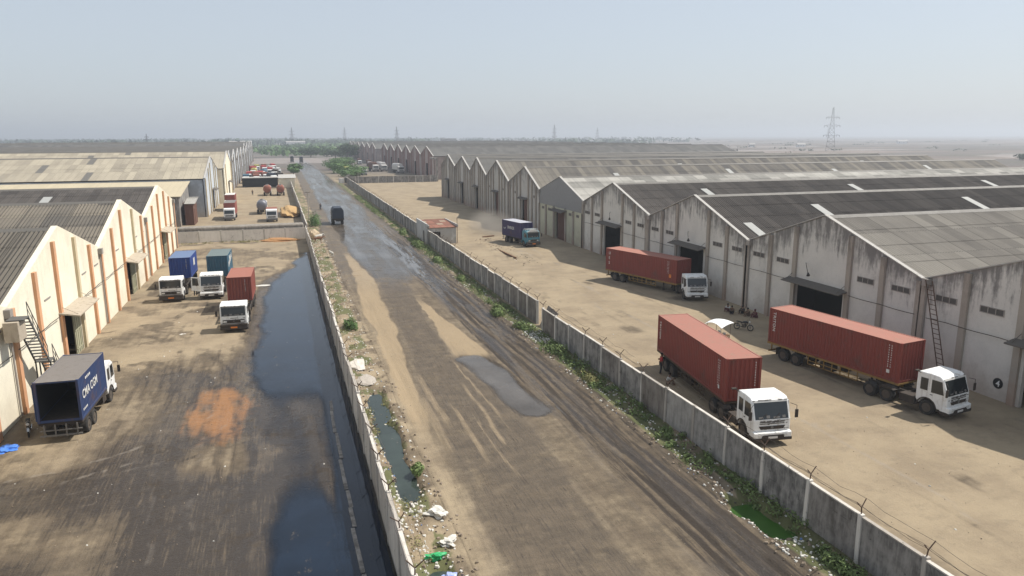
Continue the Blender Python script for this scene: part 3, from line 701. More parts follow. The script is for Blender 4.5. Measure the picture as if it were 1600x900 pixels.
for i, (yp, ya, yb, zp, za, zb) in enumerate(zz):
    s = (yb-ya)/2
    shed('warehouse', XR, yp, ya, yb, zp, za, zb, 1, LR-(0 if i < 3 else 4*i), F_DARKG, rms[i], lb[i], group=GR, pil=[s*q for q in (-1, -.72, -.48, -.26, .26, .5, .74, .98)], pw=.55,
         door=(-s*.2, s*.2, 5.6), doorleaf=(-s*.19, s*.05, DOORB) if i < 2 else None, pipe=0, can_out=.9, vents=(-s*.6, s*.62) if i < 2 else (), vsize=(1.0, .5), ventz=6.6,
         sky=[(18+k*27, .3+.1*(k % 2), -1, 3.4) for k in range(4)] if i < 4 else (), rows=3)
# side gate frame and far row of pink brown sheds
GB = 'pink brown gabled sheds in the far row'
XB = 62.0
pk = [328, 358, 384, 411, 439, 468]
for i, y in enumerate(pk):
    h = 14 if i else 15
    a = 313 if i == 0 else (pk[i-1]+y)/2; b = (y+pk[i+1])/2 if i < 5 else 484
    shed('shed', XB, y, a, b, 13.7, 9.8, 9.8, 1, 150, F_PINK, R_FAR, 'pink brown shed with tall dark door, %s from the front of the far row' % ordn[i], group=GB, pil=[-11, -8, -4.5, 4.5, 8, 11], pm=P_RED, pw=.7,
         door=(-2.4, 2.4, 6.5), canopy=None, pipe=0, rows=1, ridge=False)
pk2 = [529, 563, 598, 632, 667, 702]
for i, y in enumerate(pk2):
    a = 513 if i == 0 else (pk2[i-1]+y)/2; b = (y+pk2[i+1])/2 if i < 5 else 720
    shed('shed', XB, y, a, b, 13.7, 9.8, 9.8, 1, 150, F_PINK, R_FAR, 'faint pink brown shed, %s from the front of the farthest row' % ordn[i], group='sheds in the farthest row', pil=[-12, -6, 6, 12], pm=P_RED, pw=.9,
         door=(-2.6, 2.6, 6.5), canopy=None, pipe=0, rows=1, ridge=False)
# long low shed roofs deeper behind the right row
# ---- left row
XL = -17.6
GL = 'cream warehouses along the left yard'
OR = dict(pil=(-12.9, -7.6, -2.3, (3.8, P_BEIGE), 8.6), pm=P_ORANGE, canopy=CANOPYL, pw=.55, pipe=4.55, can_out=1.5, ventz=6.3, vsize=(1.5, .12), parapet=.3, verge=False, thick=.45)
def shed_l(y, a, b, za, zb, zp, rm, label, beige=True, **k):
    d = dict(OR); d.update(k)
    e = shed('warehouse', XL, y, a, b, zp, za, zb, -1, 95, F_CREAM, rm, label, group=GL, **d)
    return e
shed_l(41.0, 27.8, 54.2, 7.2, 7.2, 11.0, R_LA, 'cream warehouse wall cut off by the left edge of the photo', door=(-2.0, 3.4, 4.2), vents=(-10, -5, 6.2, 10.9))
shed_l(67.6, 54.2, 80.5, 7.2, 7.4, 11.0, R_LA, 'cream warehouse with orange pilasters beside the outside stair, dark doorway behind the open container truck', door=(-2.0, 3.4, 4.2), doorleaf=(1.4, 3.35, DOORC), vents=(-5, 6.2, 10.9), corr=.055, pitch=.34, sky=())
shed_l(93.4, 80.5, 106.8, 7.4, 7.7, 11.05, R_LB, 'cream warehouse with orange pilasters, middle gable on the left', door=(-1.6, 4.0, 4.2), doorleaf=(1.6, 3.9, DOORC), vents=(-5, 6.2, 10.9), corr=.045, pitch=.34, pil=(-12.9, -7.3, -2.2, (4.5, P_BEIGE), 10.0))
shed_l(120.9, 106.8, 134.0, 7.7, 7.9, 10.95, R_DARK, 'cream warehouse with dark roof, last gable before the cross wall', door=(-2.6, 2.6, 4.4), doorleaf=(.4, 2.5, DOORC), pil=(-13.6, -8.4, -3.0, 3.0, 8.0, 13.0), sky=[(2.6, .05, -1, 3.0), (13, .5, -1, 3.4), (30, .5, -1, 3.4)])
# barges on the left gables: pale thick parapet already part of the wall
# ---- second compound on the left
GF = 'warehouses of the far left compound'
shed('warehouse', -17.0, 204.0, 184.5, 221.5, 13.2, 8.8, 9.6, -1, 120, F_WHITE, R_CREAM, 'big warehouse with cream ribbed roof and dark patched sheets, beyond the cross wall', group=GF, pil=(-19, -10, -5, 5, 10, 17), pw=.6, door=(-3, 3, 5), pipe=0, rows=2, pm=P_BEIGE)
shed('warehouse', -15.2, 238.0, 221.5, 254.0, 14.0, 9.6, 9.6, -1, 120, F_CREAM, R_CREAM, 'warehouse with bright pale yellow gable, far side of the left compound', group=GF, pil=(-12, 12), pw=.6, door=(-3, 3, 5), pipe=0, rows=2, pm=P_BEIGE)
ly = [254, 282, 310, 338, 366, 394, 422]
for i in range(6):
    m = (ly[i]+ly[i+1])/2
    shed('warehouse', -16.4, m, ly[i], ly[i+1], 13.6, 9.8, 9.8, -1, 120, F_WHITE, R_FAR, 'bluish white warehouse, %s beyond the pale yellow gable' % ordn[i], group=GF, pil=(-9, -5, 5, 9), door=(-2.5, 2.5, 5.5), pipe=0, rows=1, canopy=None)
ly = [440, 480, 520, 560, 600]
for i in range(4):
    m = (ly[i]+ly[i+1])/2
    shed('warehouse', -19.5, m, ly[i], ly[i+1], 14.6, 10.2, 10.2, -1, 150, F_WHITE, R_FAR, 'pale warehouse in the haze, %s of the last left block' % ordn[i], group='hazy warehouses of the last left block', pil=(-12, -5, 5, 12), door=(-3, 3, 5.5), pipe=0, rows=1, canopy=None)
# annexes between the cross wall and the big cream roof
def lean_to(x0, x1, y0, y1, z0, z1, wm, rm, label, cat='shed', name='annex'):
    e = empty(name, (x1, y0, 0), 0, label, cat)
    w_ = MB(); X = x0-x1; Y = y1-y0
    w_.prism([(0, 0), (Y, 0), (Y, z1), (0, z0)], 0, X, 'x'); w_.build('wall', wm, e)
    r = MB(); S_ = math.hypot(Y+.8, z1-z0)
    r.add([(.5, -.5, z0-.02), (X, -.5, z0-.02), (X, Y+.3, z1+.06), (.5, Y+.3, z1+.06), (.5, -.5, z0-.12), (X, -.5, z0-.12), (X, Y+.3, z1-.04), (.5, Y+.3, z1-.04)],
          [(0, 3, 2, 1), (4, 5, 6, 7), (0, 1, 5, 4), (1, 2, 6, 5), (2, 3, 7, 6), (3, 0, 4, 7)], [[(0, 0), (0, S_), (-X, S_), (-X, 0)]]*6)
    r.build('roof', rm, e, fix=False)
    d = MB(); d.bx(.004, .05, Y*.3, Y*.6, 0, min(z0, z1)*.7); d.build('door', DOORB, e)
    return e
lean_to(-64, -20.6, 166, 184, 6.3, 8.3, F_DARKG, R_CREAM2, 'long lean-to with a smooth cream roof behind the last cream gable')
lean_to(-25, -20.8, 150, 155, 3.2, 3.9, METALG, R_LIGHT, 'small grey metal hut with pale sheet roof behind the cross wall')
lean_to(-19.9, -18.2, 168, 175, 4.6, 5.4, DOORB, R_LIGHT, 'narrow dark brown hut with grey roof against the big cream warehouse')
lean_to(-14.0, -1.5, 290, 296, 3.4, 3.4, BLACK, WHITE_T, 'low open shelter with flat white roof and shade painted black under it', 'shelter', 'shelter')  # solid black block under the roof stands in for the shade there
lean_to(-1.2, 4.4, 282, 290, 3.6, 4.4, F_CREAM, WHITE_T, 'small cream house with flat roof behind the parked tankers', 'house', 'house')

# ------------------------------------------------------------------ compound walls
def conc(name, c, d, amt=1.0):
    k = NT(name); o = k.pos(); r = k.rnd()
    st = k.noise(o, 1, 6, .72, sc=(2.6, 2.6, .5)); bl = k.noise(o, .9, 6, .7); fi = k.noise(o, 9, 4, .7)
    cr = k.n('TexVoronoi', feature='DISTANCE_TO_EDGE'); k.l(o, cr.inputs['Vector']); cr.inputs['Scale'].default_value = .8
    f = k.sm(k.math('ADD', k.math('MULTIPLY', st, .6), k.math('MULTIPLY', bl, .5)), .42, .7)
    cc = k.mix(k.math('MULTIPLY', f, amt*.75), c, d)
    cc = k.mix(k.math('MULTIPLY', k.sm(r, .55, 1), .45), cc, (.16, .125, .095, 1))
    cc = k.mix(k.math('MULTIPLY', k.sm(r, .3, 0), .35), cc, tuple(x*1.35 for x in c[:3])+(1,))
    cc = k.mix(k.math('MULTIPLY', k.math('MULTIPLY', k.math('LESS_THAN', cr.outputs[0], .010), k.math('GREATER_THAN', bl, .56)), .6), cc, (.05, .045, .04, 1))
    k.bump(k.math('ADD', fi, st), .25, .02)
    return k.out(cc, .93, .2)
CONC = conc('weathered_concrete', (.33, .31, .285, 1), (.085, .08, .075, 1), 1.25); CROSSM = conc('pale_cross_panel', (.78, .73, .66, 1), (.42, .37, .31, 1), .45); CONCP = conc('pale_concrete', (.60, .56, .50, 1), (.26, .23, .2, 1), .6); BANKM = conc('earth_bank', (.30, .27, .23, 1), (.14, .12, .1, 1), 1)
RUST = paint('rusty_iron', (.10, .06, .04, 1), (.05, .035, .03, 1), .4, .8)
WIRE = plain('barbed_wire', (.06, .045, .035, 1), .7)
def comp_wall(name, label, p0, p1, h, step, m, bracket=True, skip=(), seed=1, cap=True, wires=True, lean=0, side=1):
    p0 = Vector(p0); p1 = Vector(p1); d = p1-p0; L = d.length; ang = math.atan2(d.y, d.x)
    e = empty(name, (p0.x, p0.y, 0), ang, label, 'wall', 'concrete compound walls')
    n = int(round(L/step)); st = L/n; rr = random.Random(seed)
    pan = MB().bx(.12, st-.12, -.05, .05, -.6, h); pano = None; post = None; br = None; capo = None
    tops = []
    for i in range(n+1):
        jz = rr.uniform(-.07, .05); jy = rr.uniform(-.05, .05)
        tops.append(jz)
        if i < n and i not in skip:
            M = Matrix.Translation((i*st, jy*.6, jz)) @ Matrix.Rotation(rr.uniform(-.02, .02), 4, 'X')
            if pano is None:
                pan = MB().bx(.10, st-.10, -.05, .05, -.6, h)
                pano = pan.build('panel', m, e, bevel=0, M=M)
                if cap: capo = MB().bx(.08, st-.08, -.09, .09, h, h+.06).build('coping', CONCP, pano)
            else:
                c = copy_obj(pano, e, M)
                if capo: copy_obj(capo, c)
        M = Matrix.Translation((i*st, 0, jz*.5)) @ Matrix.Rotation(rr.uniform(-.025, .025), 4, 'X') @ Matrix.Rotation(rr.uniform(-.02, .02), 4, 'Y')
        if post is None:
            post = MB().bx(-.11, .11, -.11, .11, -.6, h+.12).build('post', CONCP, e, bevel=.02, seg=1, M=M); pc = post
        else: pc = copy_obj(post, e, M)
        if bracket and rr.random() > .1:
            B = Matrix.Translation((0, 0, h+.1)) @ Matrix.Rotation(rr.uniform(-.15, .15), 4, 'Y') @ Matrix.Rotation(rr.uniform(-.3, .3), 4, 'Z') @ Matrix.Rotation(rr.uniform(-.12, .12), 4, 'X')
            if br is None:
                b = MB(); b.tube([(0, 0, -.1), (0, 0, .30)], .028, 5); b.tube([(0, 0, .3), (0, .33, .62)], .026, 5); b.tube([(0, 0, .3), (0, -.33, .62)], .026, 5)
                br = b.build('wire_bracket', RUST, pc, M=B)
            else: copy_obj(br, pc, B)
    if wires:
        m_ = MB()
        for (yy, zz_) in ((.3, .60), (-.3, .60), (0, .33), (.18, .47)):
            pts = []
            for i in range(n*4+1):
                u = i*st/4; sag = .12*math.sin(math.pi*(i % 4)/4)*rr.uniform(.4, 1.6)
                pts.append((u, yy+rr.uniform(-.03, .03), h+.1+zz_-sag))
            k = 0
            while k < len(pts)-1:          # strands are broken here and there
                ln = rr.randint(10, 40); m_.tube(pts[k:k+ln], .009, 3); k += ln+rr.randint(0, 5)
        m_.build('barbed_wire', WIRE, e)
    return e
comp_wall('compound_wall', 'long grey concrete wall with wire brackets between road and right yard, near stretch', (22.8, 13), (22.8, 63.8), 2.3, 3.5, CONC, seed=3)
comp_wall('compound_wall', 'long grey concrete wall between road and right yard, far stretch past the broken panel', (23.3, 66.8), (23.5, 125), 2.35, 3.0, CONC, seed=4)
comp_wall('compound_wall', 'grey concrete wall along the road beyond the red roofed hut', (23.6, 134.5), (24.6, 300), 2.35, 3.5, CONC, seed=5, wires=False)
comp_wall('compound_wall', 'grey concrete wall between the black pond and the road', (3.75, 14), (3.65, 139), 2.35, 3.5, CONCP, seed=6)
comp_wall('compound_wall', 'grey wall along the road beside the far left compound', (3.9, 142), (3.0, 300), 2.3, 3.6, CONC, seed=7, bracket=False, wires=False)
comp_wall('compound_wall', 'pale cross wall closing the left yard, stained dark along its top', (-18.2, 139.5), (3.6, 139.5), 1.95, 3.4, CROSSM, seed=8, bracket=False, wires=False)
comp_wall('compound_wall', 'grey cross wall closing the far end of the right yard', (25, 300), (61, 300), 2.6, 3.0, CONC, seed=9, bracket=False, wires=False)
# low rubble topped bank behind the cross wall
m = MB().bx(-18, 3.3, 139.9, 142.6, -.2, 2.62); o = m.build('earth_bank', BANKM, bevel=.25); tag(o, kind='structure')
# broken leaning panel at the gap
m = MB(); m.box((0, 0, 1.0), (.1, 2.3, 2.2)); o = m.build('broken_panel', CONC); o.location = (23.5, 65.2, -.1); o.rotation_euler = (.12, .38, .1)
tag(o, 'broken concrete panel leaning in the gap of the right wall', 'wall panel')
# lined drain edge under the left wall
m = MB(); [m.box((2.25+.05*math.sin(q_*2.3), q_, -.075+.025*math.sin(q_*1.7)), (.2, 1.92, .14), rz=.02*math.sin(q_*3)) for q_ in np.arange(24, 52, 2)]; o = m.build('drain_kerb', CONC, bevel=.02); o['kind'] = 'structure'; o.rotation_euler = (0, 0, 0)
# hut with a red tiled roof built against the wall
RED = roof_mat('red_tiles', (.28, .13, .09, 1), (.14, .07, .05, 1), (1.1, 1.6), 1.0, .5, .25, (.36, .30, .22, 1))
e = empty('guard_hut', (23.2, 124.5, 0), 0, 'small white hut with a red sheet roof against the right wall', 'hut')
m = MB(); HW = facade_mat('hut_white', (.62, .62, .60, 1), (.25, .24, .22, 1), (.4, .36, .3, 1), .6, .6)
for b in ((0, .2, 0, 10, 0, 2.9), (.2, 5.2, 0, .2, 0, 2.75), (5.0, 5.2, .2, 10, 0, 2.75), (.2, 5.0, 9.8, 10, 0, 3.1)): m.bx(*b)
m.bx(.0, .22, -.1, 10.1, 2.9, 3.5)
m.build('wall', HW, e)
m = MB(); m.add([(.25, -.25, 2.86), (5.5, -.25, 2.86), (5.5, 10.2, 3.2), (.25, 10.2, 3.2), (.25, -.25, 2.78), (5.5, -.25, 2.78), (5.5, 10.2, 3.12), (.25, 10.2, 3.12)], [(0, 1, 2, 3), (7, 6, 5, 4), (0, 4, 5, 1), (1, 5, 6, 2), (2, 6, 7, 3), (3, 7, 4, 0)], [[(0, 0), (5, 0), (5, 10), (0, 10)]]*6)
ro = m.build('roof', RED, e)
m = MB()
for x in (.35, 5.4): m.bx(x-.09, x+.09, -.3, 10.2, 2.9, 3.3)
m.build('roof_edge', WHITE_T, ro)
MB().bx(.9, 2.4, -.03, -.004, 1.0, 2.1).build('window', BLACK, e); MB().bx(-.03, -.004, 2.2, 3.2, 0, 2.1).build('door', DARKPIPE, e)
MB().tube([(5.35, -.1, 0), (5.35, -.1, 4.4)], .05).build('mast', RUST, e)
# ladder leaning on the right valley and steel stair on the left
e = empty('ladder', (46.35, 42.2, 0), 0, 'rusty iron ladder leaning on the warehouse wall up to the roof valley', 'ladder')
m = MB(); a0, a1 = Vector((-.1, -1.6, .05)), Vector((.2, .9, 7.4)); wv = Vector((0, .31, -.0))
for s in (-1, 1): m.tube([a0+wv*s, a1+wv*s], .045, 6)
m.build('rail', RUST, e); m = MB()
for i in range(1, 21): c = a0.lerp(a1, i/21); m.tube([c-wv, c+wv], .028, 5)
m.build('rungs', RUST, e)
STEEL = paint('stair_steel', (.10, .10, .095, 1), (.16, .09, .05, 1), .5, .8)
e = empty('outside_stair', (-16.7, 53, 0), 0, 'steel outside stair climbing the cream wall to the roof gutter', 'stair')
def flight(y0, z0, y1, z1, n, x=0):
    st = MB(); 
    for xx in (-.42, .42): st.prism([(y0, z0-.15), (y0, z0+.1), (y1, z1+.1), (y1, z1-.15)], x+xx-.03, x+xx+.03, 'x')
    tr_ = MB()
    for i in range(n): t = (i+.5)/n; tr_.box((x, y0+(y1-y0)*t, z0+(z1-z0)*t), (.8, .26, .04))
    ra = MB()
    for xx in (.42,):
        ra.tube([(x+xx, y0, z0+1.0), (x+xx, y1, z1+1.0)], .03)
        ra.tube([(x+xx, y0, z0+.55), (x+xx, y1, z1+.55)], .02)
        for k in range(5): t = k/4; ra.tube([(x+xx, y0+(y1-y0)*t, z0+(z1-z0)*t), (x+xx, y0+(y1-y0)*t, z0+(z1-z0)*t+1)], .025)
    st.build('stringer', STEEL, e); tr_.build('treads', STEEL, e); ra.build('handrail', STEEL, e)
flight(.6, 6.9, 3.6, 3.1, 14); flight(4.6, 3.0, 6.8, .1, 11)
m = MB(); m.bx(-.5, .5, 3.6, 4.6, 2.98, 3.04)
for a, b in ((-.45, 3.7), (.45, 3.7), (-.45, 4.5), (.45, 4.5)): m.bx(a-.04, a+.04, b-.04, b+.04, 0, 2.98)
m.build('landing', STEEL, e); MB().bx(-.5, .5, -.6, .6, 6.92, 6.98).build('landing', STEEL, e)
m = MB(); m.bx(-.6, .25, -.9, .5, 5.6, 6.9); o = m.build('water_box', CANOPYL, e, bevel=.03)
# number disc
INK = plain('black_paint', (.012, .012, .012, 1), .8); WHT = plain('white_paint', (.75, .75, .73, 1), .7)
e = empty('number_sign', (46.995, 36.85, 1.2), 0, 'black disc with a white 4 painted on the warehouse wall', 'sign')
MB().lathe([(-.012, .38), (0, .38)], 'x', n=32).build('disc', INK, e)
text('4', .62, WHT, e, face_mx(-.016, .0, -.22), 'number', .002, 'CENTER')
# floodlights, cables on gables
for (y, z, l) in ((57.5, 6.4, 'small floodlight arm over the door of the nearest full gable'), (79, 6.8, 'bent lamp arm over the door of the dark roofed warehouse'), (101.6, 7.0, 'lamp arm over the black doorway farther along the row')):
    e = empty('wall_lamp', (46.98, y, z), 0, l, 'wall lamp', 'lamp arms over the warehouse doors')
    MB().tube([(0, 0, 0), (-.35, -.5, -.15), (-.6, -1.1, -.75)], .03).build('arm', DARKPIPE, e); MB().cyl((-.6, -1.1, -.72), (-.7, -1.3, -.95), .07, .17, 10).build('lamp_shade', DARKPIPE, e)
# ------------------------------------------------------------------ trucks and containers
def cpaint(name, c, roof=None): return paint(name, c, (.11, .06, .045, 1), .7, .65, .8)
C_RED = cpaint('container_red', (.215, .043, .030, 1)); C_REDTOP = paint('faded_red_roof', (.37, .165, .125, 1), (.26, .19, .14, 1), .7, .8, 1.2)
C_RED2 = cpaint('container_red_brown', (.27, .075, .055, 1)); C_BLUE = cpaint('container_blue', (.035, .075, .27, 1)); C_BLUETOP = paint('faded_blue_roof', (.14, .2, .33, 1), (.2, .18, .15, 1), .4, .8)
C_TEAL = cpaint('container_teal', (.05, .13, .19, 1)); C_TEALTOP = paint('faded_teal_roof', (.16, .2, .2, 1), (.2, .17, .13, 1), .5, .8)
C_NAVY = cpaint('container_navy', (.028, .05, .13, 1)); C_GREYTOP = paint('grey_roof_paint', (.20, .18, .165, 1), (.12, .1, .08, 1), .5, .8)
C_VIOLET = cpaint('box_violet', (.045, .035, .10, 1)); C_WTOP = paint('white_box_roof', (.42, .42, .46, 1), (.2, .2, .2, 1), .4, .7)
YEL = paint('trailer_yellow', (.28, .17, .05, 1), (.08, .055, .035, 1), .8, .8); CHAS = paint('chassis_grime', (.045, .035, .028, 1), (.12, .09, .06, 1), .6, .85)
CABW = paint('cab_white', (.80, .80, .78, 1), (.36, .31, .25, 1), .75, .45, 2.6); CABTEAL = paint('cab_teal', (.05, .2, .26, 1), (.2, .17, .13, 1), .4, .5)
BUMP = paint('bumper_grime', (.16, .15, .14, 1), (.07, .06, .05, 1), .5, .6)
GLASS = plain('windscreen_glass', (.018, .022, .024, 1), .08, 0, .6); TYRE = paint('tyre_rubber', (.032, .030, .028, 1), (.11, .09, .07, 1), .6, .9, 3); RIM = paint('wheel_rim', (.09, .075, .06, 1), (.14, .1, .07, 1), .6, .7)
LAMP = plain('headlamp', (.62, .62, .6, 1), .15, 0, .6); ORNG = plain('orange_plate', (.65, .2, .03, 1), .5); LOGO = plain('worn_white_lettering', (.62, .61, .58, 1), .7)
_wheel = {}
def wheel(parent, x, y, r=.52, wd=.32, M=None, dual=False):
    k = (r, wd)
    B = (M or Matrix.Identity(4)) @ Matrix.Translation((x, y, r))
    if k not in _wheel:
        h = wd/2; m = MB()
        m.lathe([(-h*.75, r*.6), (-h, r*.72), (-h, r*.9), (-h*.75, r), (h*.75, r), (h, r*.9), (h, r*.72), (h*.75, r*.6)], 'x', n=22)
        o = m.build('wheel', TYRE, parent, M=B)
        m = MB(); m.lathe([(-h*.9, r*.6), (-h*.55, r*.5), (-h*.5, r*.22), (-h*1.0, r*.2), (-h*1.0, .01), (h*1.0, .01), (h*1.0, r*.2), (h*.5, r*.22), (h*.55, r*.5), (h*.9, r*.6)], 'x', n=16)
        m.build('rim', RIM, o)
        _wheel[k] = o
        return o
    o = copy_obj(_wheel[k], parent, B)
    for ch in _wheel[k].children: copy_obj(ch, o)
    return o
def cabin(root, M, style='new', paintm=None, hgt=2.9, sleeper=True, roofrack=False, opendoor=False, deflector=False):
    """front face at y=0 towards -y, body runs to +y ; centred on x"""
    pm = paintm or CABW; W = 1.2; L = 2.15 if sleeper else 1.75
    def B(m, n, mt, parent=root, **k): return m.build(n, mt, parent, M=M if parent is root else None, **k)
    sl = .42 if style == 'new' else .12
    # body with wheel arch
    arch = [(1.35+.62*math.cos(R(a)), .52+.62*math.sin(R(a))) for a in range(160, 15, -18)]
    prof = [(.02, .62), (-.02, 1.2), (0, 1.62), (sl*.9, hgt-.22), (sl+.2, hgt-.04), (sl+.7, hgt), (L-.1, hgt-.02), (L, hgt-.12), (L, .95), (1.98, .95)]+arch[::-1]+[(.72, .62)]
    prof = [(.02, .62), (-.02, 1.2), (0, 1.62), (sl*.9, hgt-.22), (sl+.2, hgt-.04), (sl+.7, hgt), (L-.1, hgt-.02), (L, hgt-.12), (L, 1.0)]+arch[::-1]+[(.74, .62)]
    b = MB(); b.prism(prof, -W, W, 'x'); body = B(b, 'cab', pm, bevel=.07, seg=3)
    # windscreen following the slope
    z0, z1 = 1.66, hgt-.30
    f = lambda z: (z-1.62)/(hgt-.22-1.62)*sl*.9
    g = MB()
    def slab(x0, x1, za, zb, o, t=.02, mb=g):
        ya, yb = f(za)-o, f(zb)-o
        mb.add([(x0, ya, za), (x1, ya, za), (x1, yb, zb), (x0, yb, zb), (x0, ya+t, za), (x1, ya+t, za), (x1, yb+t, zb), (x0, yb+t, zb)], [(0, 1, 2, 3), (7, 6, 5, 4), (0, 4, 5, 1), (1, 5, 6, 2), (2, 6, 7, 3), (3, 7, 4, 0)])
    slab(-W+.13, W-.13, z0, z1, .015); ws = g.build('windscreen', GLASS, body)
    [MB().tube([(x, f(z0)-.04, z0), (x+.45, f(z0+.32)-.045, z0+.32)], .014, 4).build('wiper', CHAS, ws) for x in (-.75, .1)]
    if False:
        dv = MB(); slab(-.03, .03, z0, z1, .03, .02, dv); dv.build('divider', pm, ws)
    db = MB(); [slab(a_, a_+w__, z0+.05, z0+.05+h_, .022, .006, db) for a_, w__, h_ in ((-.85, .3, .10), (-.35, .22, .16), (.1, .42, .08), (.68, .2, .14))]; db.build('dash_reflections', BUMP, ws)  # pale slabs on the glass imitate the dashboard and its reflections
    vb = MB(); slab(-W+.1, W-.1, z1+.01, z1+.13, .03, .03, vb); vb.build('sun_visor', LOGO if style == 'new' else BUMP, body)
    # grille, bumper, lights
    gr = MB()
    if style == 'new':
        gr.prism([(-.85, 1.24), (.85, 1.24), (.72, 1.04), (-.72, 1.04)], -.055, .0, 'y'); 
        for z in (1.38, 1.48): gr.bx(-.8, .8, -.035, 0, z-.02, z+.02)
    else:
        gr.bx(-.98, .98, -.05, .0, .98, 1.3)
        for k in range(4): gr.bx(-.62, .62, -.07, -.05, 1.02+k*.07, 1.04+k*.07)
    gr.build('grille', CHAS, body)
    bp = MB(); bp.prism([(.0, .40), (-.20, .44), (-.22, .88), (-.02, .92), (.35, .92), (.5, .42)], -W-.02, W+.02, 'x'); bo = bp.build('bumper', pm if style != 'old' else CHAS, body, bevel=.05)
    gl = MB(); gl.prism([(-.05, .36), (-.235, .38), (-.245, .56), (-.02, .6), (.45, .6), (.5, .38)], -W-.04, W+.04, 'x'); gl.build('lower_valance', CHAS, bo, bevel=.02)
    if style == 'new': MB().bx(-.72, .72, -.235, -.2, .50, .74).build('air_intake', CHAS, bo)
    MB().bx(-.3, .3, -.245, -.22, .52, .66).build('number_plate', ORNG if style != 'new' else LOGO, bo)
    hl = None
    for s in (-1, 1):
        z = .72 if style == 'new' else 1.12
        y = -.235 if style == 'new' else -.065
        h = MB(); h.bx(s*.78-.17, s*.78+.17, y, y+.05, z-.08, z+.08)
        h.build('headlight', LAMP, body, bevel=.02)
        # doors with windows
        dm = MB(); x = s*(W+.002)
        dm.prism([(.22, .98), (.10, 1.62), (.34, hgt-.3), (.36, hgt-.24), (1.18, hgt-.24), (1.2, 1.25), (.95, 1.12)], x, x+s*.018, 'x')
        do = dm.build('door', pm, body)
        wd_ = MB(); wd_.prism([(.24, 1.68), (.42, hgt-.36), (1.1, hgt-.36), (1.1, 1.66)], x+s*.019, x+s*.028, 'x'); wd_.build('side_window', GLASS, do)
        hd = MB(); hd.bx(x+s*.02, x+s*.05, .98, 1.14, 1.48, 1.52); hd.build('handle', CHAS, do)
        if sleeper:
            q = MB(); q.bx(x, x+s*.02, 1.36, 1.86, 1.7, hgt-.38); q.build('rear_window', GLASS, body, bevel=.0)
        mi = MB(); mi.tube([(x, .15, hgt-.35), (x+s*.28, -.12, hgt-.42), (x+s*.28, -.12, 1.75)], .018, 5); mi.bx(x+s*.2, x+s*.38, -.16, -.08, 1.72, 2.22); mi.build('mirror', CHAS, body)
        fm_ = MB(); pts = [(1.35+.64*math.cos(R(a)), .52+.64*math.sin(R(a))) for a in range(170, 0, -17)]; pts2 = [(1.35+.72*math.cos(R(a)), .52+.72*math.sin(R(a))) for a in range(0, 171, 17)]
        fm_.prism(pts+pts2, x-s*.1, x+s*.035, 'x'); fm_.build('fender', CHAS if style == 'new' else pm, body)
        st = MB(); st.bx(x-s*.3, x+s*.01, .25, .62, .5, .56); st.build('step', CHAS, body)
    rr_ = random.Random(int(hgt*100)+len(root.children)+int(root.location.x*7)); tm = MB()
    for i in range(26):
        x_, z_ = rr_.uniform(-1.05, 1.05), rr_.choice([rr_.uniform(1.32, 1.6), rr_.uniform(.98, 1.3), hgt-.17])
        yy = -.03 if z_ < 2 else sl*.9-.03
        tm.bx(x_-rr_.uniform(.03, .13), x_+rr_.uniform(.03, .13), yy, yy+.05, z_-rr_.uniform(.008, .02), z_+rr_.uniform(.008, .03))
    tm.build('painted_trim', BUMP, body)
    ch = MB()
    if style == 'new':
        for x in (-.6, -.2, .3, .7): ch.bx(x-.16, x+.16, -.03, .0, 1.52, 1.57)
        ch.cyl((0, -.065, 1.15), (0, -.02, 1.15), .09, .09, 14)
        ch.build('badge', BUMP, body)
    else:
        ch.bx(-.28, .28, -.035, -.0, 1.42, 1.47); ch.cyl((0, -.06, 1.16), (0, -.02, 1.16), .08, .08, 12); ch.build('badge', BUMP, body)
    if roofrack:
        rk = MB()
        for y in (.4, 1.0, 1.6): rk.tube([(-1.0, y, hgt), (-1.0, y, hgt+.25), (1.0, y, hgt+.25), (1.0, y, hgt)], .03)
        for x in (-1, -.3, .3, 1): rk.tube([(x, .4, hgt+.25), (x, 1.6, hgt+.25)], .025)
        rk.prism([(-1.1, hgt-.12), (-.5, hgt+.2), (.0, hgt+.32), (.5, hgt+.2), (1.1, hgt-.12)], .12, .2, 'y')
        rk.build('roof_rack', LOGO, body)
    if deflector:
        dd = MB(); dd.tube([(-W, L-.2, hgt-.1), (-W-.35, L-.1, hgt+.1)], .03); dd.bx(-W-.5, -W-.2, L-.3, L-.1, hgt+.06, hgt+.14); dd.build('air_horn', CHAS, body)
    if opendoor:
        dm = MB(); dm.prism([(0, .98), (-.0, 1.62), (.1, hgt-.35), (.95, hgt-.3), (1.0, 1.1)], 0, .05, 'x')
        Mo = Matrix.Translation((-W-.02, .25, 0)) @ Matrix.Rotation(R(72), 4, 'Z')
        o = dm.build('open_door', pm, body, M=Mo); w_ = MB(); w_.prism([(.12, 1.68), (.2, hgt-.45), (.85, hgt-.42), (.85, 1.66)], -.012, -.004, 'x'); w_.prism([(.12, 1.68), (.2, hgt-.45), (.85, hgt-.42), (.85, 1.66)], .054, .062, 'x'); w_.build('side_window', GLASS, o)
    return body
